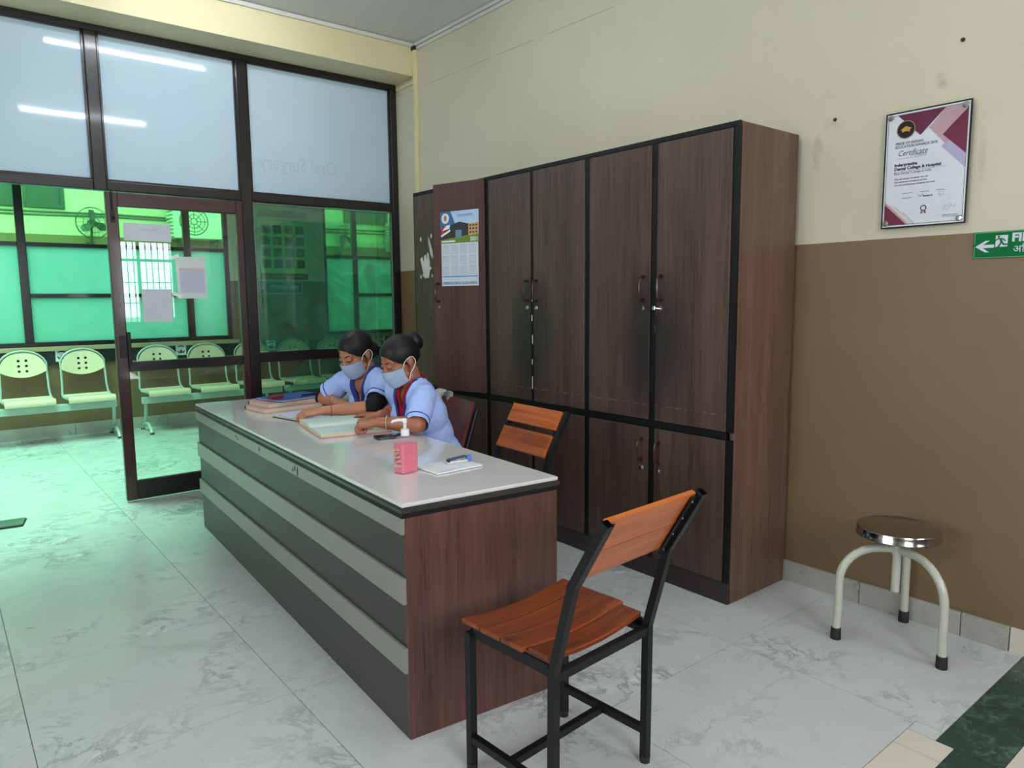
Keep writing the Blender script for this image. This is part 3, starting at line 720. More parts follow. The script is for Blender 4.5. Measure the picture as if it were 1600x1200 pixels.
def ac_unit(x, z, label):
    t = thing('outdoor_ac_unit', label, 'air conditioner', (x, CY, z), 0, 'outdoor units on the courtyard wall')
    bx('casing', (-0.42, -0.36, -0.28), (0.42, -0.06, 0.28), M_ac, t, 0.015)
    bm = bmesh.new(); tube(bm, [(0.02 - 0.12 + 0.22 * math.cos(2 * PI * k / 32), -0.362, 0.22 * math.sin(2 * PI * k / 32)) for k in range(32)], 0.008, 6, closed=True)
    for rr in (0.17, 0.11, 0.05): tube(bm, [(-0.10 + rr * math.cos(2 * PI * k / 24), -0.366, rr * math.sin(2 * PI * k / 24)) for k in range(24)], 0.004, 5, closed=True)
    for k in range(8): a = 2 * PI * k / 8; tube(bm, [(-0.10 + 0.04 * math.cos(a), -0.366, 0.04 * math.sin(a)), (-0.10 + 0.22 * math.cos(a), -0.364, 0.22 * math.sin(a))], 0.004, 5)
    obj('fan_grille', bm, M_fan, t)
    for k in range(9): bx('louvre', (-0.46, -0.36, -0.25 + 0.058 * k), (-0.42, -0.10, -0.225 + 0.058 * k), M_ac, t)
    bm = bmesh.new()
    for sx in (-0.3, 0.3): box(bm, (sx - 0.02, -0.36, -0.31), (sx + 0.02, 0.0, -0.28)); tube(bm, [(sx, -0.3, -0.3), (sx, 0.0, -0.5)], 0.012, 6)
    obj('wall_bracket', bm, M_fan, t)
    bm = bmesh.new(); tube(bm, [(0.42, -0.2, -0.1), (0.55, -0.15, -0.12), (0.62, -0.06, -0.3), (0.7, -0.03, -0.6)], 0.018, 7); obj('refrigerant_pipe', bm, M_pvc, t, True)
ac_unit(3.62, 2.68, 'white outdoor air conditioner seen through the door glass')
ac_unit(7.66, 2.60, 'white outdoor air conditioner seen at right edge of the right bay')

# ------------------------------------------------------------------ ceiling tube lights (mirrored in the frosted panes)
def emit(name, col, st):
    t = NT(name); e = t.n('ShaderNodeEmission'); e.inputs[0].default_value = col; e.inputs[1].default_value = st; return t.done(e.outputs[0])
M_tube = emit('lit_tube', (0.87, 0.94, 1.0, 1), 46.0)
def tube_light(x, y, label):
    t = thing('tube_light', label, 'lamp', (x, y, CZ))
    bx('batten', (-0.62, -0.03, -0.028), (0.62, 0.03, -0.0005), M_pvc, t, 0.004)
    bm = bmesh.new(); tube(bm, [(-0.575, 0, -0.052), (0.575, 0, -0.052)], 0.014, 10); obj('lit_tube', bm, M_tube, t, True)
    for s in (-1, 1): bx('lamp_holder', (s * 0.60 - 0.022, -0.016, -0.072), (s * 0.60 + 0.022, 0.016, -0.026), M_pvc, t, 0.003)
    return t
tube_light(1.42, 4.30, 'lit tube light on the ceiling nearest the partition')
tube_light(1.47, 1.89, 'lit tube light on the ceiling above the near end of desk')
# ------------------------------------------------------------------ wardrobe along the right wall
LAM1, LAM2 = S(60, 45, 39), S(94, 73, 63)
def laminate(name, d, l, smudge=True, axis='z'):
    t = NT(name); v = t.coord('Object', {'z': (1, 1, 0.04), 'x': (0.04, 1, 1)}[axis]); vo = t.coord('Object'); x, y, z = t.xyz(vo)
    f1 = t.noise(v, 95, 6, 0.7, 0.2); f2 = t.noise(v, 13, 3, 0.5, 0.8)
    f = t.math('ADD', t.math('MULTIPLY', f1, 0.6), t.math('MULTIPLY', f2, 0.4))
    c = t.ramp(f, [(0.38, d), (0.62, l)])
    if smudge:
        n = t.noise(vo, 3.0, 4, 0.6)
        # black grime worn in around the meeting edges of the doors, below the handles
        for cy in (0.447, 1.33):
            dy = t.math('DIVIDE', t.math('SUBTRACT', y, cy), 0.22); dz = t.math('DIVIDE', t.math('SUBTRACT', z, 1.16), 0.42)
            d2 = t.math('ADD', t.math('MULTIPLY', dy, dy), t.math('MULTIPLY', dz, dz))
            k = t.math('MULTIPLY', t.math('MAXIMUM', t.math('SUBTRACT', 1.0, d2), 0.0), t.math('MULTIPLY_ADD', n, 1.0, 0.4))
            c = t.mix(t.math('MINIMUM', t.math('MULTIPLY', k, 1.05), 0.85), c, S(34, 31, 30))
        # pale scraped line across all doors
        on = t.math('MULTIPLY', t.math('LESS_THAN', t.math('ABSOLUTE', t.math('SUBTRACT', z, 0.862)), 0.003), t.math('GREATER_THAN', t.noise(vo, 38, 3, 0.7), 0.52))
        c = t.mix(t.math('MULTIPLY', on, 0.6), c, S(128, 110, 92))
    nr = t.bump(f1, 0.08, 0.001)
    return t.done(t.bsdf(c, t.math('MULTIPLY_ADD', f2, 0.12, 0.34), 0, 0.45, 0, nr))
M_lam = laminate('dark_wood_laminate', LAM1, LAM2)
M_lams = laminate('red_brown_laminate', S(82, 58, 47), S(116, 86, 71), False)
M_lamr = laminate('reddish_door_laminate', S(66, 44, 40), S(96, 66, 59), False)
M_edge = pm('black_edge_board', S(15, 14, 14), 0.5, var=0.2, spec=0.3)
M_handle = pm('dark_red_plastic', S(66, 24, 24), 0.28, var=0.1)
wd = thing('wardrobe', 'long dark brown laminate wardrobe with six tall doors over low cupboards', 'wardrobe', (2.683, 1.797, 0))
D, L_, HT = 0.462, 2.60, 2.108
bx('side_panel', (0.012, 0.0, 0.0), (D, 0.018, HT - 0.002), M_lams, wd, 0.0015)
bx('side_panel', (0.012, L_ - 0.018, 0.0), (D, L_, HT - 0.002), M_lams, wd, 0.0015)
bx('top_panel', (0.012, 0.018, HT - 0.022), (D, L_ - 0.018, HT - 0.002), M_lams, wd)
bx('back_panel', (D - 0.01, 0.018, 0.0), (D, L_ - 0.018, HT - 0.022), M_lams, wd)
bx('top_edge', (0.0, 0.0, 2.085), (0.014, L_, HT), M_edge, wd, 0.002)
bx('middle_rail', (0.0, 0.030, 0.752), (0.016, L_ - 0.012, 0.785), M_edge, wd, 0.002)
bx('plinth', (0.002, 0.0, 0.0), (0.02, L_, 0.098), pm('plinth_board', S(50, 40, 37), 0.4, var=0.1), wd, 0.002)
STILES = [(0.0, 0.028), (0.431, 0.464), (0.874, 0.906), (1.319, 1.341), (1.732, 1.772), (2.178, 2.192), (2.588, 2.60)]
for a, b in STILES:
    for z0, z1 in ((0.098, 0.752), (0.785, 2.085)): bx('stile', (0.001, a, z0), (0.016, b, z1), M_edge, wd)
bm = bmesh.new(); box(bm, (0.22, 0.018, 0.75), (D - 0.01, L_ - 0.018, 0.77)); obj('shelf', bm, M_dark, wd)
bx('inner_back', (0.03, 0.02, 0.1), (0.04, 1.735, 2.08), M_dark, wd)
def handle_bm(x, y, z0, z1, out=0.032, r=0.0052):
    bm = bmesh.new(); tube(bm, [(x, y, z1), (x - out * 0.7, y, z1 + 0.004), (x - out, y, z1 - 0.014), (x - out, y, z0 + 0.014), (x - out * 0.7, y, z0 - 0.004), (x, y, z0)], r, 8)
    for z in (z0, z1): lathe(bm, [(0.010, -0.006), (0.010, 0.0)], 12, (x, y, z), 'x')
    return bm
def lock_bm(x, y, z):
    bm = bmesh.new(); lathe(bm, [(0.0, -0.007), (0.0055, -0.007), (0.006, -0.0045), (0.010, -0.0045), (0.0105, -0.001), (0.012, 0.0)], 16, (x, y, z), 'x'); return bm
def door(name, y0, y1, z0, z1, hy, m=None, hz=(1.365, 1.475), lock=True):
    g = 0.003
    d = bx(name, (-0.004, y0 + g, z0 + g), (0.012, y1 - g, z1 - g), m or M_lam, wd, 0.0015)
    # slim dark edge banding standing a hair proud
    obj('handle', handle_bm(-0.004, hy, hz[0], hz[1]), M_handle, d, True)
    if lock: obj('lock', lock_bm(-0.004, hy + (0.004 if hz[0] > 1 else 0.0), hz[0] - 0.042), M_chrome, d, True)
    return d
BAYS = [(STILES[i][1], STILES[i + 1][0]) for i in range(6)]
hside = [BAYS[0][1] - 0.032, BAYS[1][0] + 0.042, BAYS[2][1] - 0.03, BAYS[3][0] + 0.03, None, BAYS[5][0] + 0.03]
for i, (a, b) in enumerate(BAYS):
    if i != 4: door('door', a, b, 0.785, 2.085, hside[i])
    zl = 0.60
    door('low_door', a, b, 0.098, 0.752, hside[i] if hside[i] else BAYS[4][1] - 0.03, None, (0.585, 0.685), True)
# the ajar door with the calendar, hinged on its near side
TH = R(15.0)
ad = obj('ajar_door', box(bmesh.new(), (-0.010, 0.0, 0.79), (0.008, 0.41, 2.10), 0.0015), M_lamr, wd)
ad.location = (-0.002, 1.768, 0); ad.rotation_euler = (0, 0, TH)
o = obj('handle', handle_bm(-0.010, 0.378, 1.365, 1.475), M_handle, ad, True); o = obj('lock', lock_bm(-0.010, 0.378, 1.325), M_chrome, ad, True)
# keys hanging in the lock of the second tall door
bm = bmesh.new(); kx, ky, kz = -0.012, BAYS[0][1] - 0.030, 1.325
tube(bm, [(kx, ky + 0.0, kz), (kx - 0.016, ky + 0.012, kz + 0.003)], 0.0025, 6); obox(bm, (kx - 0.02, ky + 0.02, kz + 0.003), (0.003, 0.022, 0.016), Matrix.Rotation(-0.4, 3, 'Z'))
tube(bm, [(kx - 0.012, ky + 0.010, kz - 0.004), (kx - 0.012, ky + 0.012, kz - 0.03)], 0.0014, 6); obox(bm, (kx - 0.012, ky + 0.010, kz - 0.05), (0.003, 0.012, 0.032), Matrix.Rotation(0.15, 3, 'X')); obox(bm, (kx - 0.013, ky + 0.016, kz - 0.09), (0.003, 0.009, 0.04), Matrix.Rotation(-0.2, 3, 'X'))
obj('keys', bm, M_chrome, wd)
# white torn paper left on the farthest door
M_torn = pm('torn_white_paper', S(206, 206, 198), 0.7)
def patch(pts):
    b = bmesh.new(); prism(b, pts, -0.0052, -0.0042, 'x'); obj('torn_paper', b, M_torn, wd)
def offpts(pl): return [(y - 1.797, z) for y, z in pl]
patch([(2.514, 1.653), (2.488, 1.668), (2.471, 1.625), (2.462, 1.675), (2.442, 1.682), (2.432, 1.64), (2.425, 1.694), (2.410, 1.69), (2.402, 1.655), (2.393, 1.63), (2.398, 1.60), (2.379, 1.595), (2.375, 1.583), (2.395, 1.575), (2.410, 1.523), (2.465, 1.521), (2.484, 1.569)])
patch([(2.407, 1.797), (2.400, 1.79), (2.358, 1.70), (2.352, 1.652), (2.364, 1.655), (2.384, 1.68), (2.406, 1.755)])
for y, z, r in ((2.503, 1.788, 0.011), (2.37, 1.801, 0.010), (2.51, 1.533, 0.009), (2.478, 1.545, 0.008), (2.368, 1.536, 0.008)): patch(disc(y, z, r, 7, r * 1.5))
for y_, z0_, z1_ in ((1.328, 1.36, 1.40), (1.331, 1.25, 1.285), (1.327, 1.12, 1.17), (1.330, 1.0, 1.03), (1.329, 0.86, 0.93)): bx('bare_edge', (-0.0052, y_ - 0.004, z0_), (-0.0040, y_ + 0.003, z1_), M_torn, wd)
bx('hook', (-0.012, 2.40, 1.23), (-0.004, 2.42, 1.26), M_steel, wd, 0.003)

# ------------------------------------------------------------------ wall calendar on the ajar door
hinge = Vector((2.681, 3.565, 0)); uu = Vector((-math.sin(TH), math.cos(TH), 0)); nn = Vector((-math.cos(TH), -math.sin(TH), 0))
cm = Matrix((( -uu.x, 0, nn.x), (-uu.y, 0, nn.y), (0, 1, 0)))
cal = thing('wall_calendar', 'wall calendar with a campus photo over twelve months on the ajar reddish door', 'calendar', hinge + uu * 0.196 + nn * 0.0115 + Vector((0, 0, 1.692)), mat3=cm)
flat('sheet', rect(-0.150, -0.232, 0.150, 0.035), 0.0, pm('calendar_paper', S(206, 212, 222), 0.45, var=0.02), cal, 0.001)
flat('picture', rect(-0.156, 0.036, 0.156, 0.232), 0.0, pm('sky_print', S(176, 200, 228), 0.4, var=0.08, scale=14), cal, 0.001)
def art(name, pts, col, z=0.0014, par=None, var=0.06): return flat(name, pts, z, pm('print_%d_%d_%d' % col, S(*col), 0.45, var=var), par if par else cal, 0.0003)
art('picture_print', [(-0.156, 0.232), (-0.156, 0.12), (-0.03, 0.12), (-0.03, 0.15), (-0.07, 0.232)], (66, 104, 150))
art('picture_print', [(-0.156, 0.052), (-0.156, 0.12), (-0.09, 0.14), (0.0, 0.165), (0.07, 0.15), (0.156, 0.13), (0.156, 0.06)], (54, 52, 54), 0.0018, var=0.3)
art('picture_print', [(-0.156, 0.036), (-0.156, 0.058), (0.0, 0.072), (0.156, 0.09), (0.156, 0.036)], (104, 134, 52), 0.0022, var=0.2)
art('picture_print', [(0.075, 0.075), (0.075, 0.145), (0.156, 0.155), (0.156, 0.085)], (200, 158, 110), 0.0024)
for a in (0.085, 0.108, 0.132):
    for b in (0.090, 0.112, 0.132): art('picture_print', rect(a, b, a + 0.014, b + 0.011), (64, 46, 40), 0.0027)
art('picture_print', rect(-0.03, 0.066, 0.02, 0.115), (104, 140, 150), 0.0024, var=0.3)
art('picture_print', [(-0.152, 0.10), (-0.135, 0.145), (-0.10, 0.14), (-0.13, 0.095)], (196, 44, 60), 0.0024)
art('picture_print', [(-0.14, 0.115), (-0.10, 0.148), (-0.072, 0.15), (-0.078, 0.125)], (226, 230, 232), 0.0027)
art('picture_print', [(-0.15, 0.088), (-0.072, 0.122), (-0.072, 0.108), (-0.148, 0.075)], (226, 230, 232), 0.0027)
art('picture_print', disc(-0.112, 0.19, 0.032, 20), (214, 220, 226), 0.0024); art('picture_print', disc(-0.112, 0.192, 0.012, 12, 0.018), (176, 120, 60), 0.0027)
obj('lettering', text_bm('Inderprastha', 0.028, -0.015, 0.196, 0.0018, width=0.12, shear=0.25), pm('blue_print', S(70, 110, 170), 0.5), cal)
obj('lettering', text_bm('2021', 0.034, 0.088, 0.044, 0.0030, width=0.058, bold=0.001), M_wl, cal)
obj('small_print', lines_bm([[(-0.14 + 0.0155 * q, 0.047), (-0.129 + 0.0155 * q, 0.047)] for q in range(7)], 0.0030, 0.010), M_wl, cal)
M_blue = pm('navy_print', S(58, 84, 150), 0.5); M_red = pm('month_print', S(168, 110, 130), 0.5)
obj('lettering', text_bm('INDERPRASTHA DENTAL COLLEGE & HOSPITAL', 0.022, -0.142, -0.222, 0.0014, width=0.284, bold=0.0006), M_blue, cal)
flat('blue_rule', rect(-0.146, -0.176, 0.146, -0.170), 0.0012, pm('cyan_print', S(60, 140, 200), 0.5), cal)
months = ['JANUARY', 'FEBRUARY', 'MARCH', 'APRIL', 'MAY', 'JUNE', 'JULY', 'AUGUST', 'SEPTEMBER', 'OCTOBER', 'NOVEMBER', 'DECEMBER']
dayb = bmesh.new(); headb = bmesh.new()
for i, mth in enumerate(months):
    cx, cy = -0.143 + 0.074 * (i % 4), 0.018 - 0.066 * (i // 4)
    add(headb, text_bm(mth, 0.009, cx, cy, 0.0014, width=0.05))
    add(headb, lines_bm([[(cx, cy - 0.003), (cx + 0.06, cy - 0.003)]], 0.0014, 0.0012))
    for r_ in range(5):
        for c_ in range(7): add(dayb, lines_bm([[(cx + 0.0085 * c_, cy - 0.011 - 0.009 * r_), (cx + 0.004 + 0.0085 * c_, cy - 0.011 - 0.009 * r_)]], 0.0013, 0.003))
obj('month_names', headb, M_red, cal); o = obj('dates', dayb, pm('grey_print', S(150, 156, 170), 0.5), cal); o['kind'] = 'stuff'

# ------------------------------------------------------------------ framed certificate on four stand-off studs
ct = thing('certificate', 'award certificate in clear acrylic with maroon triangles, above the brown wall paint', 'certificate', (WX - 0.022, 1.2545, 1.8865), mat3=FACE_W)
cw, ch = 0.159, 0.2325
flat('black_backing', rect(-cw, -ch, cw, ch), -0.002, pm('black_acrylic', S(20, 20, 24), 0.2, var=0.1), ct, 0.004)
flat('mount', rect(-cw + 0.006, -ch + 0.006, cw - 0.006, ch - 0.006), 0.0022, pm('white_mount', S(214, 216, 222), 0.25, var=0.02), ct)
obj('inner_line', lines_bm([[(-cw + 0.012, -ch + 0.013), (cw - 0.012, -ch + 0.013), (cw - 0.012, ch - 0.013), (-cw + 0.012, ch - 0.013), (-cw + 0.012, -ch + 0.013)]], 0.0032, 0.0016), M_ink, ct)
def uv(u, v): return (-cw + 2 * cw * u, ch - 2 * ch * v)
def cart(name, uvs, col, z, var=0.05): return flat(name, [uv(*p) for p in uvs], z, pm('cert_%d_%d_%d' % col, S(*col), 0.25, var=var), ct, 0.0003)
cart('maroon_triangle', [(0.15, 0.03), (0.71, 0.03), (0.43, 0.225)], (100, 34, 64), 0.0027, 0.2)
cart('rose_band', [(0.71, 0.03), (0.955, 0.03), (0.955, 0.055), (0.70, 0.245), (0.78, 0.305), (0.72, 0.325), (0.53, 0.175)], (186, 150, 158), 0.0027, 0.1)
cart('maroon_triangle', [(0.96, 0.06), (0.69, 0.25), (0.96, 0.43)], (112, 34, 60), 0.0030, 0.12)
cart('lilac_band', [(0.68, 0.345), (0.765, 0.295), (0.96, 0.425), (0.96, 0.545)], (176, 168, 196), 0.0026)
cart('maroon_triangle', [(0.04, 0.79), (0.04, 0.97), (0.31, 0.97)], (112, 38, 62), 0.0030)
cart('rose_band', [(0.04, 0.765), (0.04, 0.79), (0.31, 0.97), (0.345, 0.97)], (196, 150, 160), 0.0028)
cart('cream_band', [(0.09, 0.80), (0.12, 0.80), (0.40, 0.97), (0.355, 0.97)], (206, 202, 190), 0.0027)
obj('band_line', lines_bm([[uv(0.16, 0.815), uv(0.30, 0.90)], [uv(0.27, 0.865), uv(0.41, 0.97)], [uv(0.50, 0.19), uv(0.56, 0.15)]], 0.0031, 0.0012), M_ink, ct)
mx_, my_ = uv(0.255, 0.158)
flat('medal_rim', disc(mx_, my_, 0.036, 30), 0.0031, pm('medal_gold', S(150, 112, 84), 0.3, var=0.2), ct); flat('medal_disc', disc(mx_, my_, 0.0325, 30), 0.0036, pm('medal_black', S(30, 26, 30), 0.25), ct)
flat('medal_cap', [(mx_ - 0.021, my_ + 0.001), (mx_, my_ + 0.014), (mx_ + 0.022, my_ + 0.003), (mx_ + 0.015, my_ - 0.001), (mx_ + 0.015, my_ - 0.010), (mx_, my_ - 0.006), (mx_ - 0.015, my_ - 0.010), (mx_ - 0.015, my_ - 0.002)], 0.0041, pm('cap_gold', S(196, 148, 58), 0.3, var=0.2), ct)
def ctext(s, u, v, size, width, bold=0.0, shear=0.0, m=None):
    x, y = uv(u, v); obj('lettering', text_bm(s, size, x, y, 0.0033, width=width, bold=bold, shear=shear), m or M_ink, ct)
ctext('PRIDE OF INDIAN', 0.135, 0.282, 0.0145, 0.105, 0.0002); ctext('EDUCATION AWARDS 2018', 0.135, 0.312, 0.0145, 0.158, 0.0002)
ctext('Certificate', 0.165, 0.378, 0.030, 0.112, 0.0, 0.35); ctext('OF EXCELLENCE', 0.33, 0.392, 0.0085, 0.058)
ctext('Inderprastha', 0.135, 0.466, 0.0165, 0.088, 0.0007); ctext('Dental College & Hospital', 0.135, 0.50, 0.0165, 0.176, 0.0007)
obj('rule', lines_bm([[uv(0.135, 0.512), uv(0.76, 0.512)], [uv(0.165, 0.402), uv(0.52, 0.402)]], 0.0033, 0.0008), M_ink, ct)
ctext('Best Dental College in India', 0.135, 0.537, 0.0145, 0.142)
for i, (s, wd_) in enumerate((('If you want one year of prosperity grow grain', 0.128), ('If you want ten years of prosperity grow trees', 0.124), ('If you want one hundred years of prosperity grow people', 0.155))): ctext(s, 0.145, 0.582 + 0.026 * i, 0.008, wd_, 0.0002, 0.3)
obj('small_print', lines_bm([[uv(0.25, 0.705), uv(0.37, 0.705)], [uv(0.47, 0.705), uv(0.57, 0.705)], [uv(0.66, 0.705), uv(0.75, 0.705)], [uv(0.25, 0.745), uv(0.37, 0.745)], [uv(0.44, 0.725), uv(0.47, 0.745), uv(0.50, 0.725)], [uv(0.74, 0.92), uv(0.91, 0.92)]], 0.0033, 0.0022), pm('grey_ink', S(110, 108, 120), 0.5), ct)
ctext('Research', 0.50, 0.748, 0.0095, 0.036, 0.0004); ctext('A', 0.695, 0.748, 0.008, 0.006)
obj('small_print', lines_bm([disc(*uv(0.71, 0.74), 0.010, 14) + [disc(*uv(0.71, 0.74), 0.010, 14)[0]]], 0.0033, 0.0008), pm('grey_ink', S(110, 108, 120), 0.5), ct)
rx_, ry_ = uv(0.515, 0.845)
for s in (-1, 1): flat('ribbon_tail', [(rx_ + s * 0.002, ry_), (rx_ + s * 0.012, ry_ - 0.02), (rx_ + s * 0.007, ry_ - 0.019), (rx_ + s * 0.003, ry_ - 0.023)], 0.0031, pm('ribbon_print', S(120, 70, 80), 0.4), ct)
flat('ribbon_rosette', disc(rx_, ry_, 0.012, 20), 0.0034, M_ink, ct); flat('rosette_middle', disc(rx_, ry_, 0.008, 16), 0.0038, pm('white_mount', S(214, 216, 222), 0.25), ct)
sx_, sy_ = uv(0.80, 0.855)
obj('signature', lines_bm([[(sx_ - 0.02, sy_ - 0.012), (sx_ - 0.012, sy_ + 0.012), (sx_ - 0.004, sy_ + 0.006), (sx_ - 0.012, sy_ - 0.001), (sx_ - 0.004, sy_ - 0.012)], [(sx_ + 0.0, sy_ - 0.01), (sx_ + 0.006, sy_ + 0.014), (sx_ + 0.013, sy_ + 0.009), (sx_ + 0.007, sy_ + 0.001), (sx_ + 0.015, sy_ + 0.004), (sx_ + 0.02, sy_ + 0.0), (sx_ + 0.028, sy_ + 0.012)]], 0.0033, 0.0009), pm('grey_ink', S(110, 108, 120), 0.5), ct)
ctext('VP Operations', 0.735, 0.936, 0.007, 0.055)
for u, v in ((0.065, 0.042), (0.935, 0.042), (0.065, 0.955), (0.935, 0.955)):
    x, y = uv(u, v); bm = bmesh.new(); lathe(bm, [(0.005, -0.022), (0.005, 0.002), (0.0115, 0.003), (0.0115, 0.008), (0.009, 0.0105), (0.0, 0.011)], 20, (x, y, 0)); obj('standoff_stud', bm, M_chrome, ct, True)

# ------------------------------------------------------------------ fire exit sign
fs = thing('fire_exit_sign', 'green fire exit sign with arrow, running figure and Hindi lettering', 'sign', (WX - 0.004, 0.90, 1.5655), mat3=FACE_W)
M_gs = pm('sign_green', S(4, 104, 52), 0.55, var=0.04, spec=0.15); M_sw = pm('sign_white', S(200, 208, 214), 0.4, var=0.02)
flat('plate', rect(-0.168, -0.050, 0.168, 0.050), -0.0035, M_gs, fs, 0.0045)
obj('border', lines_bm([[(-0.164, -0.047), (0.164, -0.047), (0.164, 0.047), (-0.164, 0.047), (-0.164, -0.047)]], 0.0012, 0.0016), pm('sign_pale_green', S(120, 190, 140), 0.4), fs)
flat('arrow', [(-0.161, -0.005), (-0.128, 0.016), (-0.113, 0.016), (-0.135, 0.001), (-0.098, 0.001), (-0.098, -0.011), (-0.135, -0.011), (-0.113, -0.027), (-0.128, -0.027)], 0.0011, M_sw, fs)
flat('doorway_symbol', rect(-0.100 + 0.006, -0.009, -0.060 + 0.006, 0.034), 0.0011, M_sw, fs)
bm = bmesh.new()
for zi, (pl, w) in enumerate((([(-0.096, 0.014), (-0.084, 0.022), (-0.070, 0.020), (-0.062, 0.013)], 0.0045), ([(-0.078, 0.021), (-0.073, 0.006)], 0.008), ([(-0.074, 0.008), (-0.081, -0.004), (-0.086, -0.010)], 0.0055), ([(-0.073, 0.008), (-0.067, 0.0), (-0.052, -0.001)], 0.0055))): add(bm, lines_bm([pl], 0.0016 + 0.0003 * zi, w))
bm2 = bmesh.new(); prism(bm2, disc(-0.084, 0.029, 0.0042, 10), 0.0018, 0.0021); add(bm, bm2)
obj('running_figure', bm, M_gs, fs)
obj('lettering', text_bm('FIRE EXIT', 0.042, -0.042, 0.010, 0.0014, width=0.19, bold=0.0018), M_sw, fs)
def hindi_agni(x, y, s, z):
    bm = bmesh.new()
    add(bm, text_bm('अ', s, x, y, z)); 
    w = max(v.co.x for v in bm.verts) - x
    i_ = text_bm('ि', s, x + w * 0.96 + s * 0.26, y, z); i0 = min(v.co.x for v in i_.verts)
    for v in i_.verts: v.co.x += x + w * 1.0 - i0
    add(bm, i_)
    g = text_bm('ग', s, x + w * 1.22, y, z)
    gx = [v.co.x for v in g.verts]; cut = min(gx) + (max(gx) - min(gx)) * 0.55
    bmesh.ops.bisect_plane(g, geom=g.verts[:] + g.edges[:] + g.faces[:], plane_co=(cut, 0, 0), plane_no=(1, 0, 0), clear_outer=True)
    add(bm, g)
    add(bm, text_bm('न', s, cut - 0.0004, y, z)); x2 = max(v.co.x for v in bm.verts)
    add(bm, text_bm('निकास', s, x2 + s * 0.3, y, z))
    return bm
obj('hindi_lettering', hindi_agni(-0.036, -0.031, 0.036, 0.0014), M_sw, fs)
bm = bmesh.new(); lathe(bm, [(0.0035, 0.0005), (0.0035, 0.002), (0.0, 0.0028)], 10, (-0.1635, -0.001, 0)); obj('screw', bm, M_blackm, fs)

# conduit in the far right corner, and a nail hole with its plug in the wall
cd = thing('conduit', 'cream plastic cable conduit running down the corner beside the wardrobe', 'conduit', (WX, 5.10, 0))
bx('trunking', (-0.024, -0.024, 0.10), (-0.0005, 0.018, 3.36), M_pvc_cream, cd, 0.003)
bx('trunking_lid', (-0.028, -0.018, 0.10), (-0.024, 0.012, 3.36), M_pvc_cream, cd, 0.001)
bx('joint_cover', (-0.034, -0.028, 3.36 - 0.03), (-0.0005, 0.018, 3.36), M_dark, cd, 0.002)
bx('side_branch', (-0.016, 0.018, 3.085), (-0.0005, 0.30, 3.11), M_pvc_cream, cd, 0.002)
for y, z, lab in ((1.1514, 2.349, 'dark screw in the wall high above the certificate'), (1.6445, 2.147, 'dark plugged screw hole in wall above the wardrobe end')):
    t = thing('wall_screw', lab, 'screw', (WX, y, z)); bm = bmesh.new(); lathe(bm, [(0.008, -0.0005), (0.0075, -0.004), (0.004, -0.006), (0.0, -0.006)], 12, (0, 0, 0), 'x'); obj('head', bm, pm('rusty_screw', S(58, 44, 34), 0.5, 0.4), t)
    bm = bmesh.new(); prism(bm, rect(-0.0045, -0.001, 0.0045, 0.001), -0.0068, -0.006, 'x'); obj('slot', bm, M_dark, t)

# ------------------------------------------------------------------ the reception desk
DA = -R(3.1); DZ = 0.765
dk = thing('reception_desk', 'long reception desk with grey laminate top and three pale raised stripes', 'desk', (1.068, 1.850, 0), DA)
LD, WD_ = 2.69, 0.585
def deskworld(x, y, z=0.0): return Vector((1.068, 1.850, 0)) + Matrix.Rotation(DA, 3, 'Z') @ Vector((x, y, z))
def desklocal(p): return Matrix.Rotation(-DA, 3, 'Z') @ (Vector(p) - Vector((1.068, 1.850, 0)))
M_top = pm('grey_laminate_top', S(220, 216, 214), 0.12, var=0.03, scale=3, coat=0.3)
M_mold = pm('dark_edge_moulding', S(56, 50, 46), 0.3, var=0.15); 
M_front = laminate('dark_front_laminate', S(52, 46, 46), S(72, 63, 62), False, 'x')
M_stripe = pm('pale_stripe_laminate', S(136, 134, 126), 0.34, var=0.10, scale=4)
M_end = laminate('desk_end_laminate', S(70, 42, 36), S(108, 70, 60), False)
top = [(-0.006, 0.0), (WD_, -0.026), (WD_, 2.22), (1.06, 2.22), (1.06, LD), (-0.006, LD)]
def inset(pl, d): return pl
bm = bmesh.new(); prism(bm, top, DZ - 0.012, DZ); bmesh.ops.bevel(bm, geom=bm.edges[:], offset=0.0025, segments=2, affect='EDGES'); obj('desk_top', bm, M_top, dk)
bm = bmesh.new(); prism(bm, [(-0.012, -0.006), (WD_ + 0.004, -0.032), (WD_ + 0.004, 2.22), (1.06, 2.22), (1.06, LD), (-0.012, LD)], DZ - 0.030, DZ - 0.012); bmesh.ops.bevel(bm, geom=[e for e in bm.edges if abs(e.verts[0].co.z - e.verts[1].co.z) < 1e-6], offset=0.004, segments=2, affect='EDGES')
obj('edge_moulding', bm, M_mold, dk)
bm = bmesh.new(); prism(bm, [(-0.006, 0.0), (WD_, -0.026), (WD_, 2.22), (1.06, 2.22), (1.06, LD), (-0.006, LD)], DZ - 0.046, DZ - 0.030); obj('edge_moulding', bm, M_edge, dk)
bx('front_panel', (0.004, 0.014, 0.0), (0.022, LD, DZ - 0.046), M_front, dk)
for z0, z1 in ((0.668, 0.719), (0.446, 0.530), (0.222, 0.304)): bx('stripe', (-0.008, 0.0, z0), (0.004, LD, z1), M_stripe, dk, 0.0015)
bm = bmesh.new(); prism(bm, [(0.004, 0.0), (WD_ - 0.006, -0.0255), (WD_ - 0.006, -0.007), (0.004, 0.018)], 0.0, DZ - 0.046); obj('end_panel', bm, M_end, dk)
bx('end_panel', (0.022, LD - 0.018, 0.0), (1.05, LD, DZ - 0.046), M_end, dk)
bx('inner_panel', (0.70, 2.23, 0.0), (0.718, LD - 0.018, DZ - 0.046), M_end, dk)
bm = bmesh.new()
for p in ([(1.54, 0.705), (1.52, 0.66), (1.535, 0.655)], ): pass
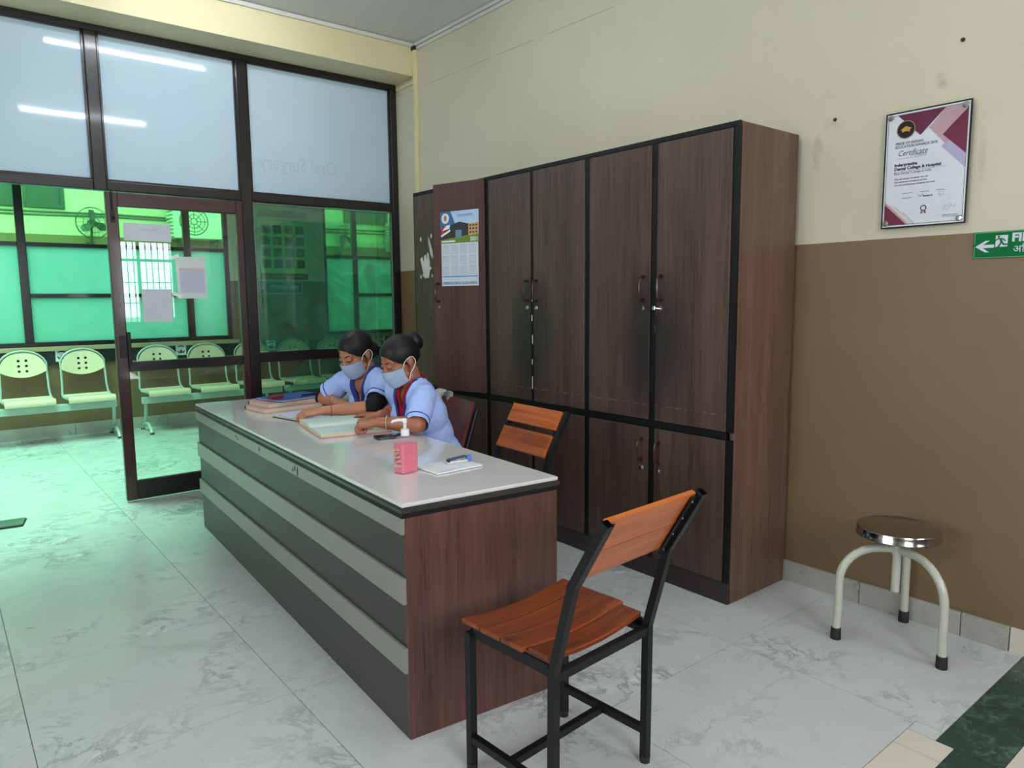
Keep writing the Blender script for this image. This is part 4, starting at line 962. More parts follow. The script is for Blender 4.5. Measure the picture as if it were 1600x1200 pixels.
for y, z, s in ((0.91, 0.693, 0.05), (0.94, 0.70, 0.03), (0.965, 0.69, 0.022), (1.42, 0.70, 0.028), (1.78, 0.692, 0.02), (1.81, 0.70, 0.014)): prism(bm, [(y, z + s * 0.4), (y + 0.006, z + s * 0.1), (y + 0.003, z - s * 0.5), (y - 0.007, z - s * 0.2)], -0.0088, -0.0080, 'x')
obj('chipped_laminate', bm, pm('chip_brown', S(70, 58, 46), 0.8), dk)

# ------------------------------------------------------------------ things on the desk
def ontop(name, label, cat, x, y, rz=0.0, z=DZ, group=None): return thing(name, label, cat, (x, y, z + 0.0004), rz, group)
# sanitizer bottle
t = ontop('sanitizer_bottle', 'pink hand sanitizer pump bottle standing near the desk end', 'bottle', 1.286, 2.200, R(10))
M_pl = NT('clear_bottle'); _tr = M_pl.n('ShaderNodeBsdfTransparent'); _tr.inputs[0].default_value = (0.93, 0.86, 0.88, 1); _df = M_pl.bsdf(S(226, 200, 206), 0.2, 0, 0.5); _mx = M_pl.n('ShaderNodeMixShader'); _mx.inputs[0].default_value = 0.22
M_pl.l(_tr.outputs[0], _mx.inputs[1]); M_pl.l(_df, _mx.inputs[2]); M_bottle = M_pl.done(_mx.outputs[0])
M_lq = NT('pink_liquid'); _c = M_lq.ramp(M_lq.noise(M_lq.coord('Object'), 12), [(0.3, S(244, 84, 126)), (0.7, S(250, 110, 146))]); M_liquid = M_lq.done(M_lq.bsdf(_c, 0.25, 0, 0.4, 0.2, sss=0.3))
def rrect(w, d, r, n=4):
    out = []
    for cx, cy, a0 in ((w - r, d - r, 0), (-w + r, d - r, 90), (-w + r, -d + r, 180), (w - r, -d + r, 270)):
        for k in range(n + 1):
            a = R(a0 + 90 * k / n); out.append((cx + r * math.cos(a), cy + r * math.sin(a)))
    return out
def loft(bm, secs, caps=True):
    rings = [[bm.verts.new((p[0], p[1], z)) for p in pts] for pts, z in secs]
    for a, b in zip(rings, rings[1:]):
        for k in range(len(a)): bm.faces.new((a[k], a[(k + 1) % len(a)], b[(k + 1) % len(b)], b[k]))
    if caps: bm.faces.new(rings[0][::-1]); bm.faces.new(rings[-1])
    return bm
bw, bd = 0.037, 0.0275
obj('body', loft(bmesh.new(), [(rrect(bw - .003, bd - .003, 0.008), 0.0), (rrect(bw, bd, 0.009), 0.003), (rrect(bw, bd, 0.009), 0.112), (rrect(bw * .93, bd * .93, 0.010), 0.121), (rrect(bw * .75, bd * .8, 0.012), 0.128), (rrect(0.014, 0.014, 0.0138), 0.133), (rrect(0.013, 0.013, 0.0128), 0.140)]), M_bottle, t, True)
obj('liquid', loft(bmesh.new(), [(rrect(bw - .0015, bd - .0015, 0.008), 0.002), (rrect(bw - .0015, bd - .0015, 0.008), 0.104)]), M_liquid, t, True)
obj('label', lines_bm([[(-0.02, 0.012), (-0.012, 0.032)], [(-0.015, 0.02), (0.004, 0.032)], [(-0.018, 0.0), (0.0, 0.02)], [(-0.02, -0.01), (0.012, 0.008)], [(-0.014, -0.022), (0.016, -0.008)], [(-0.018, -0.03), (0.018, -0.026)]], 0, 0.009), pm('beige_label', S(206, 160, 140), 0.5, var=0.3, scale=60), t).data.transform(Matrix.Translation((-bw - 0.0006, 0, 0.055)) @ FACE_W.to_4x4())
obj('label_lettering', lines_bm([[(-0.014, 0.022), (0.0, 0.026)], [(-0.012, 0.008), (0.006, 0.013)], [(-0.012, -0.006), (0.01, 0.0)], [(-0.01, -0.02), (0.012, -0.015)]], 0, 0.0022), M_ink, t).data.transform(Matrix.Translation((-bw - 0.0010, 0, 0.055)) @ FACE_W.to_4x4())
bm = bmesh.new(); lathe(bm, [(0.0155, 0.132), (0.0155, 0.152), (0.013, 0.156), (0.006, 0.157), (0.0055, 0.176), (0.008, 0.178), (0.009, 0.190), (0.007, 0.194), (0.0, 0.195)], 20)
tube(bm, [(0.0, 0, 0.187), (-0.02, 0.012, 0.189), (-0.036, 0.022, 0.186), (-0.040, 0.0245, 0.180)], [0.006, 0.0055, 0.0045, 0.004], 8); obj('pump', bm, pm('white_pump', S(222, 220, 224), 0.3, var=0.02), t, True)
# note pad with stapler
t = ontop('note_pad', 'white note pad lying under the stapler at the desk end', 'note pad', 1.441, 2.159, R(2))
bx('pages', (-0.10, -0.075, 0.001), (0.10, 0.075, 0.007), pm('white_paper', S(226, 228, 232), 0.6), t, 0.0008); bx('backing_card', (-0.101, -0.076, 0.0), (0.101, 0.076, 0.0012), pm('grey_card', S(120, 118, 116), 0.7), t)
obj('printed_line', lines_bm([[(-0.08, -0.066), (-0.02, -0.066)]], 0.0074, 0.003), pm('grey_ink', S(110, 108, 120), 0.5), t)
t = ontop('stapler', 'small stapler with navy arm and blue knob lying on the white note pad', 'stapler', 1.485, 2.165, R(-8), DZ + 0.0075)
M_navy = pm('navy_plastic', S(46, 56, 100), 0.35); M_kn = pm('blue_plastic', S(84, 122, 206), 0.35)
bm = bmesh.new(); obox(bm, (0, 0, 0.0055), (0.088, 0.016, 0.011), Matrix.Rotation(0, 3, 'Z'), 0.003); obj('base', bm, pm('white_plastic', S(205, 203, 194), 0.45), t)
bm = bmesh.new(); obox(bm, (-0.005, 0.0, 0.019), (0.078, 0.013, 0.008), Matrix.Rotation(-0.10, 3, 'Y'), 0.003); obj('arm', bm, M_navy, t)
bm = bmesh.new(); obox(bm, (-0.038, 0, 0.012), (0.010, 0.0165, 0.012), Matrix.Identity(3), 0.002); obj('jaw', bm, M_dark, t)
bm = bmesh.new(); lathe(bm, [(0.0, -0.009), (0.0115, -0.008), (0.0125, 0.0), (0.0115, 0.008), (0.0, 0.009)], 18, (0.047, 0.0, 0.013), 'x'); obj('knob', bm, M_kn, t, True)
# phone
t = ontop('mobile_phone', 'black mobile phone lying behind the pink sanitizer bottle', 'phone', 1.565, 2.80, R(-14))
bm = loft(bmesh.new(), [(rrect(0.072, 0.036, 0.010), 0.0), (rrect(0.074, 0.038, 0.011), 0.002), (rrect(0.074, 0.038, 0.011), 0.008), (rrect(0.072, 0.036, 0.010), 0.010)]); obj('body', bm, pm('black_plastic', S(24, 24, 26), 0.3), t, True)
obj('screen', loft(bmesh.new(), [(rrect(0.067, 0.031, 0.006), 0.0100), (rrect(0.067, 0.031, 0.006), 0.0104)]), pm('black_glass', S(44, 44, 48), 0.08), t)
# open register in front of the nearer woman
M_pages = pm('page_edges', S(204, 196, 160), 0.7, var=0.16, scale=160, stretch=(0.02, 0.02, 1)); M_pg = pm('mint_page', S(206, 222, 216), 0.6, var=0.03); M_pink = pm('pink_cover', S(208, 150, 168), 0.45); M_mag = pm('magenta_cloth', S(180, 44, 84), 0.5)
def open_book(name, label, x, y, rz, w, d, thickl, thickr, page, cover, ink=True, z=DZ):
    """w: width of one page along local x, d: page height along local y; the spine runs along local y at x=0"""
    t = ontop(name, label, 'book', x, y, rz, z)
    bm = bmesh.new()
    prism(bm, [(-w - 0.006, 0.0), (-w - 0.006, 0.0035), (-0.012, 0.0045), (0.0, 0.0035), (0.012, 0.0045), (w + 0.006, 0.0035), (w + 0.006, 0.0)], -d / 2 - 0.005, d / 2 + 0.005, 'y'); obj('cover', bm, cover, t)
    for s, th in ((-1, thickl), (1, thickr)):
        n = 10; up = [(s * (0.003 + (w - 0.003) * k / n), 0.005 + th * (1 - 0.55 * (1 - min(k / 2.6, 1)) ** 2) * (1.0 - 0.16 * (k / n) ** 2)) for k in range(n + 1)]
        lo_ = [(s * (w - 0.004 * th / 0.03), 0.0046), (s * 0.003, 0.0046)]
        bm = bmesh.new(); prism(bm, up + lo_, -d / 2, d / 2, 'y'); obj('page_block', bm, M_pages, t)
        bm = bmesh.new(); top_ = [(p[0], p[1] + 0.0008) for p in up]
        prism(bm, top_ + [(p[0], p[1] + 0.0001) for p in up[::-1]], -d / 2 - 0.0005, d / 2 + 0.0005, 'y'); pg = obj('page', bm, page, t)
        if ink:
            b2 = bmesh.new(); rr = random.Random(3 + s)
            for r_ in range(13):
                v = -d / 2 + 0.03 + r_ * (d - 0.06) / 12
                for c_ in range(1, n):
                    for q in range(2):
                        if rr.random() < 0.78:
                            a, b = up[c_], up[c_ + 1] if c_ < n else up[c_]
                            f0, f1 = q * 0.5 + 0.06, q * 0.5 + 0.06 + 0.2 + 0.16 * rr.random()
                            P0 = Vector((a[0] + (b[0] - a[0]) * f0, v, a[1] + (b[1] - a[1]) * f0 + 0.0012)); P1 = Vector((a[0] + (b[0] - a[0]) * f1, v + 0.002 * rr.random(), a[1] + (b[1] - a[1]) * f1 + 0.0012))
                            o_ = Vector((0, 0.0013, 0)); b2.faces.new([b2.verts.new(P0 - o_), b2.verts.new(P1 - o_), b2.verts.new(P1 + o_), b2.verts.new(P0 + o_)])
            oo = obj('handwriting', b2, pm('pale_ink', S(150, 170, 172), 0.6), t); oo['kind'] = 'stuff'
    return t
open_book('register_book', 'thick pink covered register lying open under the nearer woman\'s hands', 1.508, 3.152, R(80), 0.212, 0.325, 0.018, 0.027, M_pg, M_pink)
open_book('notebook', 'thin notebook lying open under the farther woman\'s left hand', 1.535, 3.592, R(101), 0.146, 0.27, 0.006, 0.008, pm('lilac_page', S(206, 208, 230), 0.6, var=0.03), pm('navy_cover', S(44, 50, 84), 0.45), False)
def closed_book(name, label, x, y, rz, z, w, d, h, cover, spine=None):
    t = ontop(name, label, 'book', x, y, rz, z)
    bm = bmesh.new(); box(bm, (-w / 2, -d / 2, 0), (w / 2, d / 2, 0.003), 0.001); obj('cover_board', bm, cover, t)
    bm = bmesh.new(); box(bm, (-w / 2, -d / 2, h - 0.003), (w / 2, d / 2, h), 0.001); obj('cover_board', bm, cover, t)
    bx('page_block', (-w / 2 + 0.005, -d / 2 + 0.005, 0.003), (w / 2 - 0.005, d / 2 - 0.002, h - 0.003), M_pages, t)
    bx('spine', (-w / 2, d / 2 - 0.002, 0.0), (w / 2, d / 2 + 0.001, h), spine or M_dark, t, 0.001)
    return t
closed_book('register_book', 'closed pink edged register at the bottom of the stack at the desk\'s far end', 1.545, 3.985, R(5), DZ, 0.365, 0.235, 0.026, M_pink)
closed_book('register_book', 'closed pale register lying second in the stack at the desk\'s far end', 1.555, 3.995, R(9), DZ + 0.0264, 0.34, 0.22, 0.026, M_pink)
t = ontop('folder', 'slim navy folder lying on the stacked registers', 'folder', 1.60, 4.0, R(16), DZ + 0.053)
bx('cover_board', (-0.165, -0.115, 0.0), (0.165, 0.115, 0.004), M_navy, t, 0.001); bx('sheets', (-0.16, -0.112, 0.004), (0.162, 0.11, 0.009), M_pg, t); bx('cover_board', (-0.165, -0.115, 0.009), (0.165, 0.115, 0.013), pm('blue_cover', S(62, 86, 156), 0.35), t, 0.001)
t = ontop('ink_pad', 'small dark red stamp pad box on top of the navy folder', 'box', 1.475, 3.93, R(10), DZ + 0.0665)
bx('base', (-0.036, -0.022, 0.0), (0.036, 0.022, 0.009), pm('dark_red_box', S(120, 26, 40), 0.4), t, 0.002); bx('lid', (-0.0365, -0.0225, 0.0092), (0.0365, 0.0225, 0.018), pm('dark_red_box', S(120, 26, 40), 0.4), t, 0.002)
t = ontop('pen', 'dark pen lying along the right edge of the navy folder', 'pen', 1.69, 3.955, R(14), DZ + 0.0665)
bm = bmesh.new(); tube(bm, [(-0.06, 0, 0.004), (0.05, 0, 0.004)], 0.004, 8); obj('barrel', bm, M_blackm, t, True); bm = bmesh.new(); tube(bm, [(0.05, 0, 0.004), (0.085, 0, 0.004)], 0.0048, 8); tube(bm, [(0.085, 0, 0.009), (0.055, 0, 0.010)], 0.0012, 5); obj('cap', bm, M_navy, t, True)
t = ontop('paper_sheet', 'loose white papers lying at the far right corner of the desk', 'paper', 1.99, 4.38, R(12))
bx('sheet', (-0.15, -0.105, 0.0), (0.15, 0.105, 0.004), pm('white_paper', S(226, 228, 232), 0.6), t)
b2 = bmesh.new(); obox(b2, (0.01, 0.004, 0.0055), (0.297, 0.21, 0.002), Matrix.Rotation(R(4), 3, 'Z')); obj('sheet', b2, pm('white_paper', S(226, 228, 232), 0.6), t)

# ------------------------------------------------------------------ wooden chairs on square steel tube
M_teak = wood('orange_teak', S(126, 54, 16), S(198, 104, 36), 'x', 34, 0.32, 0.25, 1.1); M_teakd = wood('red_teak', S(80, 32, 13), S(150, 68, 28), 'x', 34, 0.3, 0.3, 1.1)
def wooden_chair(label, loc, rz, gap):
    t = thing('wooden_chair', label, 'chair', loc, rz, 'slatted wooden chairs with black frames')
    hw, r = 0.198, 0.0115
    for s in (-1, 1):
        bm = bmesh.new(); tube(bm, [(s * hw, 0.165, 0.012), (s * hw, 0.165, 0.425)], r, square=True); l = obj('leg', bm, M_blackm, t)
        bm = bmesh.new(); lathe(bm, [(0.0155, 0), (0.016, 0.014), (0.0125, 0.018)], 10, (s * hw, 0.165, 0)); obj('foot_cap', bm, M_foot, l)
        bm = bmesh.new(); tube(bm, [(s * hw, -0.165, 0.012), (s * hw, -0.168, 0.43), (s * hw, -0.235, 0.68), (s * hw, -0.34, 0.862)], r, square=True, cap=False); l = obj('leg', bm, M_blackm, t)
        bm = bmesh.new(); lathe(bm, [(0.0155, 0), (0.016, 0.014), (0.0125, 0.018)], 10, (s * hw, -0.165, 0)); obj('foot_cap', bm, M_foot, l)
        # angle plate that carries the backrest boards, with rivets
        a, b = Vector((s * (hw - 0.021), -0.222, 0.672)), Vector((s * (hw - 0.021), -0.327, 0.855)); d = (b - a).normalized(); nrm = Vector((0, -d.z, d.y)); rot = Matrix((Vector((1, 0, 0)), nrm, d)).transposed()
        bm = bmesh.new(); obox(bm, (a + b) / 2 + nrm * 0.006, (0.034, 0.003, (b - a).length), rot); p = obj('angle_plate', bm, M_blackm, t)
        for q in (0.08, 0.36, 0.64, 0.92): obj('rivet', ell(bmesh.new(), a.lerp(b, q) + nrm * 0.0085 + Vector((-s * 0.006, 0, 0)), (0.0038, 0.0038, 0.0038), sub=1), M_steel, p)
        bm = bmesh.new(); tube(bm, [(s * hw, 0.153, 0.10), (s * hw, -0.154, 0.10)], 0.0105, square=True); obj('stretcher', bm, M_blackm, t)
        bm = bmesh.new(); box(bm, (s * (hw - 0.011) - 0.011, -0.155, 0.412), (s * (hw - 0.011) + 0.011, 0.154, 0.428)); box(bm, (s * hw - 0.003, -0.15, 0.428), (s * hw + 0.003, 0.15, 0.446)); obj('side_rail', bm, M_blackm, t)
    bm = bmesh.new(); tube(bm, [(-hw + 0.011, 0.0, 0.10), (hw - 0.011, 0.0, 0.10)], 0.0105, square=True); obj('stretcher', bm, M_blackm, t)
    for y in (-0.166, 0.165):
        bm = bmesh.new(); tube(bm, [(-hw + 0.012, y, 0.416), (hw - 0.012, y, 0.416)], r, square=True); obj('cross_rail', bm, M_blackm, t)
    # four dished seat boards
    ys = [-0.148, -0.068, 0.018, 0.104, 0.186]
    for k in range(4):
        bm = bmesh.new(); n = 10; y0, y1 = ys[k] + 0.0015, ys[k + 1] - 0.0015
        hx = 0.214 if k else 0.196
        up = [(-hx + 2 * hx * i / n, 0.4465 + 0.018 * (abs(-1 + 2 * i / n) ** 2) + (0.0012 if k % 2 else 0)) for i in range(n + 1)]
        prism(bm, up + [(p[0], p[1] - 0.014) for p in up[::-1]], y0, y1, 'y')
        bmesh.ops.bevel(bm, geom=[e for e in bm.edges if e.calc_face_angle(0) > 1.0], offset=0.002, segments=1, affect='EDGES')
        obj('seat_board', bm, M_teakd, t)
    # backrest boards follow the lean of the uprights
    a, b = Vector((0, -0.235 + 0.012, 0.68)), Vector((0, -0.340 + 0.012, 0.862)); d = (b - a).normalized(); nrm = Vector((0, -d.z, d.y)); rot = Matrix((Vector((1, 0, 0)), nrm, d)).transposed(); L2 = (b - a).length
    spans = ((0.005, 0.105), (0.106, L2 - 0.002)) if not gap else ((-0.02, 0.088), (0.116, L2 - 0.002))
    for q0, q1 in spans:
        bm = bmesh.new(); obox(bm, a + d * ((q0 + q1) / 2) - nrm * 0.004, (2 * hw - 0.026, 0.015, q1 - q0), rot, 0.0015); obj('back_board', bm, M_teak, t)
    return t
wooden_chair('wooden slatted chair in the foreground by the near end of desk', (1.350, 1.463, 0), R(4.0), False)
wooden_chair('wooden slatted chair with two gapped backrest boards between desk and wardrobe', (1.895, 2.565, 0), R(87), True)

# ------------------------------------------------------------------ maroon office chairs under the seated women
M_rex = pm('maroon_leatherette', S(106, 52, 50), 0.38, var=0.1, bump=0.1); M_worn = pm('worn_leatherette', S(170, 110, 98), 0.6, var=0.25, scale=40)
def maroon_chair(label, loc, rz, worn):
    t = thing('padded_chair', label, 'chair', loc, rz, 'maroon padded chairs')
    def pad(w, d, h, c, rot, wob):
        bm = bmesh.new(); b2 = loft(bmesh.new(), [(rrect(w - .012, d - .012, 0.03, 5), 0), (rrect(w, d, 0.035, 5), 0.010), (rrect(w, d, 0.035, 5), h - 0.014), (rrect(w - .014, d - .014, 0.03, 5), h)])
        m = rot.to_4x4(); m.translation = Vector(c); b2.transform(m); add(bm, b2); return bm
    obj('seat', pad(0.21, 0.20, 0.045, (0, 0.0, 0.425), Matrix.Identity(3), 0), M_rex, t, True)
    # curved backrest
    tilt = R(20); bm = bmesh.new(); n = 10; m = 8; grid = {}
    for side in (0, 1):
        for i in range(n + 1):
            for j in range(m + 1):
                u = -1 + 2 * i / n; v = j / m; w_ = 0.195 - 0.010 * v
                edge = 0.010 if (i in (0, n) or j in (0, m)) else 0.016
                grid[side, i, j] = bm.verts.new((u * w_, (edge if side else -edge) - 0.03 * (1 - u * u), v * 0.285 + 0.012 * (1 - abs(u)) * (1 if j == m else 0)))
    for i in range(n):
        for j in range(m):
            bm.faces.new((grid[0, i, j], grid[0, i + 1, j], grid[0, i + 1, j + 1], grid[0, i, j + 1])); bm.faces.new((grid[1, i, j], grid[1, i, j + 1], grid[1, i + 1, j + 1], grid[1, i + 1, j]))
    for i in range(n):
        for j in (0, m): bm.faces.new((grid[0, i, j], grid[0, i + 1, j], grid[1, i + 1, j], grid[1, i, j]))
    for j in range(m):
        for i in (0, n): bm.faces.new((grid[0, i, j], grid[0, i, j + 1], grid[1, i, j + 1], grid[1, i, j]))
    bmesh.ops.recalc_face_normals(bm, faces=bm.faces[:])
    bm.transform(Matrix.Translation((0, -0.175, 0.572)) @ Matrix.Rotation(tilt, 4, 'X'))
    bk = obj('backrest', bm, M_rex, t, True)
    if worn:
        bm = bmesh.new(); prism(bm, [(0.178, 0.02), (0.189, 0.03), (0.187, 0.16), (0.181, 0.15), (0.174, 0.07)], 0.0158, 0.0170, 'y'); bm.transform(Matrix.Translation((0, -0.175, 0.572)) @ Matrix.Rotation(tilt, 4, 'X')); obj('worn_edge', bm, M_worn, bk)
    for s in (-1, 1):
        bm = bmesh.new(); tube(bm, [(s * 0.19, 0.19, 0.0), (s * 0.185, 0.16, 0.42)], 0.0115, 8); obj('leg', bm, M_blackm, t, True)
        bm = bmesh.new(); tube(bm, [(s * 0.19, -0.24, 0.0), (s * 0.185, -0.17, 0.42), (s * 0.188, -0.20, 0.54), (s * 0.188, -0.29, 0.80)], 0.0115, 8); obj('leg', bm, M_blackm, t, True)
        bm = bmesh.new(); tube(bm, [(s * 0.185, -0.165, 0.415), (s * 0.185, 0.165, 0.415)], 0.0105, 8); obj('seat_rail', bm, M_blackm, t, True)
    return t
maroon_chair('maroon padded chair with a worn backrest edge behind the nearer woman', (1.920, 3.222, 0), R(88), True)
maroon_chair('maroon padded chair under the farther woman, mostly hidden behind the nearer', (2.02, 3.68, 0), R(92), False)
# white cloth over the backrest corner
M_cloth = pm('white_cloth', S(228, 230, 228), 0.8, var=0.04, bump=0.1)
bm = bmesh.new(); n = 12; m = 8; g_ = {}
for i in range(n + 1):
    for j in range(m + 1):
        s_ = -0.14 + 0.24 * i / n; a_ = -0.055 + 0.11 * j / m
        drop = 0.0
        if s_ < -0.03: px_, pz_ = -0.022, s_ + 0.03
        elif s_ > 0.03: px_, pz_ = 0.022, -(s_ - 0.03)
        else:
            th = (s_ / 0.03) * PI / 2; px_, pz_ = 0.022 * math.sin(th), 0.018 * math.cos(th)
        g_[i, j] = bm.verts.new((px_ * (1.3 + 0.25 * math.sin(a_ * 70)) + pz_ * 0.36, a_ * (1 + 0.1 * math.sin(s_ * 30)), pz_ + 0.004 * math.sin(a_ * 55 + s_ * 20)))
for i in range(n):
    for j in range(m): bm.faces.new((g_[i, j], g_[i + 1, j], g_[i + 1, j + 1], g_[i, j + 1]))
ex = bmesh.ops.solidify(bm, geom=bm.faces[:], thickness=0.003)
o = obj('cloth', bm, M_cloth, None, True, loc=(2.190, 3.325, 0.861)); tag(o, 'white cloth hung over the backrest of the maroon chair beside the nearer woman', 'cloth')

# ------------------------------------------------------------------ steel topped stool
st = thing('revolving_stool', 'round steel topped stool on three bent cream legs by the brown wall', 'stool', (2.898, 1.175, 0))
M_ss = pm('polished_steel', S(176, 172, 166), 0.14, 1.0, var=0.05); M_cleg = pm('cream_enamel', S(188, 188, 172), 0.3, var=0.05, coat=0.2)
bm = bmesh.new(); lathe(bm, [(0.0, 0.478), (0.138, 0.478), (0.147, 0.475), (0.150, 0.468), (0.150, 0.449), (0.153, 0.445), (0.153, 0.442), (0.147, 0.442), (0.147, 0.448), (0.0, 0.448)], 48); obj('seat', bm, M_ss, st, True)
bm = bmesh.new(); lathe(bm, [(0.0, 0.21), (0.016, 0.21), (0.016, 0.36), (0.021, 0.362), (0.021, 0.405), (0.016, 0.407), (0.016, 0.437), (0.06, 0.440), (0.06, 0.448), (0.0, 0.448)], 20); obj('spindle', bm, M_cleg, st, True)
for fx, fy in ((2.755, 1.330), (3.116, 1.223), (2.823, 0.969)):
    dx, dy = fx - 2.898, fy - 1.175; L3 = math.hypot(dx, dy); ux, uy = dx / L3, dy / L3
    pth = [(0.012, 0.385)]
    Rb = L3 - 0.07
    for k in range(9):
        a = PI / 2 * k / 8; pth.append((0.07 + Rb * math.sin(a), 0.385 - Rb * (1 - math.cos(a))))
    pth += [(L3, 0.12), (L3 + 0.004, 0.045)]
    bm = bmesh.new(); tube(bm, [(ux * p, uy * p, z) for p, z in pth], 0.016, 12); l = obj('leg', bm, M_cleg, st, True)
    bm = bmesh.new(); lathe(bm, [(0.0205, 0.0), (0.0195, 0.045), (0.0175, 0.048)], 16, (ux * (L3 + 0.004), uy * (L3 + 0.004), 0)); obj('rubber_foot', bm, M_foot, l, True)
# ------------------------------------------------------------------ the two seated women
def rotm(right, fwd, up): return Matrix((right, fwd, up)).transposed()
def orient(fwd, up=(0, 0, 1)):
    f = Vector(fwd).normalized(); u = Vector(up); r = f.cross(u).normalized(); u = r.cross(f).normalized(); return rotm(r, f, u)
def skin_mat(name, col):
    t = NT(name); v = t.coord('Object'); n = t.noise(v, 26, 4)
    c = t.ramp(n, [(0.3, mul(col, 0.92)), (0.7, mul(col, 1.07))])
    return t.done(t.bsdf(c, 0.42, 0, 0.45, 0.05, t.bump(t.noise(v, 220, 2), 0.05, 0.001), sss=0.12))
def hair_mat():
    t = NT('black_hair'); v = t.coord('Object', (1, 1, 1)); n = t.noise(v, 150, 5, 0.7); w = t.noise(v, 12, 3)
    c = t.ramp(n, [(0.3, S(8, 7, 8)), (0.75, S(24, 20, 22))])
    return t.done(t.bsdf(c, t.math('MULTIPLY_ADD', w, 0.2, 0.38), 0, 0.35, 0.0, t.bump(n, 0.35, 0.002)))
M_hair = hair_mat()
def cloth_mat(name, col):
    t = NT(name); v = t.coord('Object'); n = t.noise(v, 7, 4); f = t.noise(v, 420, 2)
    return t.done(t.bsdf(t.ramp(n, [(0.3, mul(col, 0.95)), (0.7, mul(col, 1.04))]), 0.75, 0, 0.25, 0, t.bump(f, 0.15, 0.001)))
M_scrub = cloth_mat('light_blue_uniform', S(172, 194, 250)); M_navyp = pm('dark_blue_piping', S(34, 50, 130), 0.6); M_blk = cloth_mat('black_cloth', S(16, 16, 18)); M_red_in = cloth_mat('dark_red_cloth', S(150, 24, 44)); M_trs = cloth_mat('blue_trousers', S(92, 110, 160))
M_mask = cloth_mat('pale_blue_mask', S(212, 230, 255)); M_loop = pm('white_elastic', S(226, 222, 220), 0.6); M_shoe = pm('black_shoe', S(26, 25, 26), 0.4); M_eye = pm('dark_eye', S(24, 16, 14), 0.2); M_lid = None

HSH = dict(cran=((0, -.012, .030), (.073, .092, .080)), face=((0, .024, -.030), (.060, .064, .084)), chin=((0, .056, -.090), (.030, .028, .022)), brow=((0, .062, .020), (.050, .024, .022)), fore=((0, .034, .048), (.051, .047, .041)))
def head_shapes(bm, Mh, k):
    def E(c, r, sub=3): b = bmesh.new(); ell(b, c, r, sub=sub); b.transform(Mh @ Matrix.Diagonal((k, k, k, 1))); add(bm, b)
    def Cp(a, ra, b_, rb): b = bmesh.new(); capsule(b, a, ra, b_, rb); b.transform(Mh @ Matrix.Diagonal((k, k, k, 1))); add(bm, b)
    for c, r in HSH.values(): E(c, r)
    Cp((0, .084, .006), .0085, (0, .098, -.030), .0110)
    for s in (-1, 1):
        E((s * .036, .044, -.032), (.026, .028, .032)); E((s * .012, .088, -.034), (.009, .010, .008), 2)
        E((s * .030, .078, .003), (.017, .012, .010), 2)                      # closed eyelid
        E((s * .0735, -.012, -.012), (.009, .016, .025), 2); E((s * .078, -.019, -.006), (.006, .013, .019), 2)
        Cp((s * .055, .02, -.06), .016, (s * .02, .06, -.092), .014)
    E((0, .088, -.062), (.024, .014, .012), 2)
def hand_shapes(bm, wrist, d, n, side, curls, thumb_curl=0.3, splay=0.09, k=1.0):
    """wrist point, d towards the knuckles, n back-of-hand normal, side +1 when the thumb is on the d x n side"""
    d = Vector(d).normalized(); n = Vector(n); n = (n - d * n.dot(d)).normalized(); s = d.cross(n) * side; W0 = Vector(wrist)
    offs = [.030, .010, -.010, -.029]; ln = [(.040, .024, .020), (.044, .027, .021), (.041, .025, .020), (.032, .019, .018)]; rad = [.0088, .0090, .0086, .0076]
    K = []
    for i in range(4):
        kn = W0 + d * (0.088 - 0.004 * abs(i - 1)) * k + s * offs[i] * k + n * (-.003 * abs(i - 1.3))
        capsule(bm, W0 + s * offs[i] * 0.55 * k, .0155, kn, .0115 * k, 10); K.append(kn)
    for i in range(3): capsule(bm, K[i] - d * .03, .0125, K[i + 1] - d * .03, .0125, 10)
    for i in range(4):
        ang = 0.0; p = K[i]; dd = (d + s * (offs[i] / .03) * splay).normalized(); ax = s
        for j in range(3):
            ang += curls[i][j]
            v = dd * math.cos(ang) - n * math.sin(ang); q = p + v * ln[i][j] * k
            capsule(bm, p, rad[i] * (1.0 - .08 * j) * k, q, rad[i] * (.94 - .09 * j) * k, 10); p = q
    if curls[0][0] > 1.3: ell(bm, W0 + d * .088 * k - n * .026 * k, (.022 * k, .036 * k, .018 * k), rotm(d, s, n) if side > 0 else rotm(d, -s, n))
    tb = W0 + d * .022 * k + s * .024 * k - n * .006; v1 = (d * .72 + s * .62 - n * .30).normalized(); q = tb + v1 * .040 * k
    capsule(bm, tb, .0145 * k, q, .0112 * k, 10)
    v2 = (v1 * math.cos(thumb_curl) + (d * .5 - s * .8).normalized() * math.sin(thumb_curl)).normalized(); q2 = q + v2 * .030 * k
    capsule(bm, q, .0108 * k, q2, .0095 * k, 10)
    v3 = (v2 * math.cos(thumb_curl) + (d * .3 - s * .9).normalized() * math.sin(thumb_curl)).normalized(); capsule(bm, q2, .0098 * k, q2 + v3 * .022 * k, .0080 * k, 10)
def torus_at(bm, c, axis, r, th, flat_r=None):
    ax = Vector(axis).normalized(); u = Vector((0, 0, 1)) if abs(ax.z) < .9 else Vector((1, 0, 0)); a = (u - ax * u.dot(ax)).normalized(); b = ax.cross(a)
    return tube(bm, [Vector(c) + a * math.cos(2 * PI * q / 24) * r + b * math.sin(2 * PI * q / 24) * (flat_r or r) for q in range(24)], th, 7, closed=True)

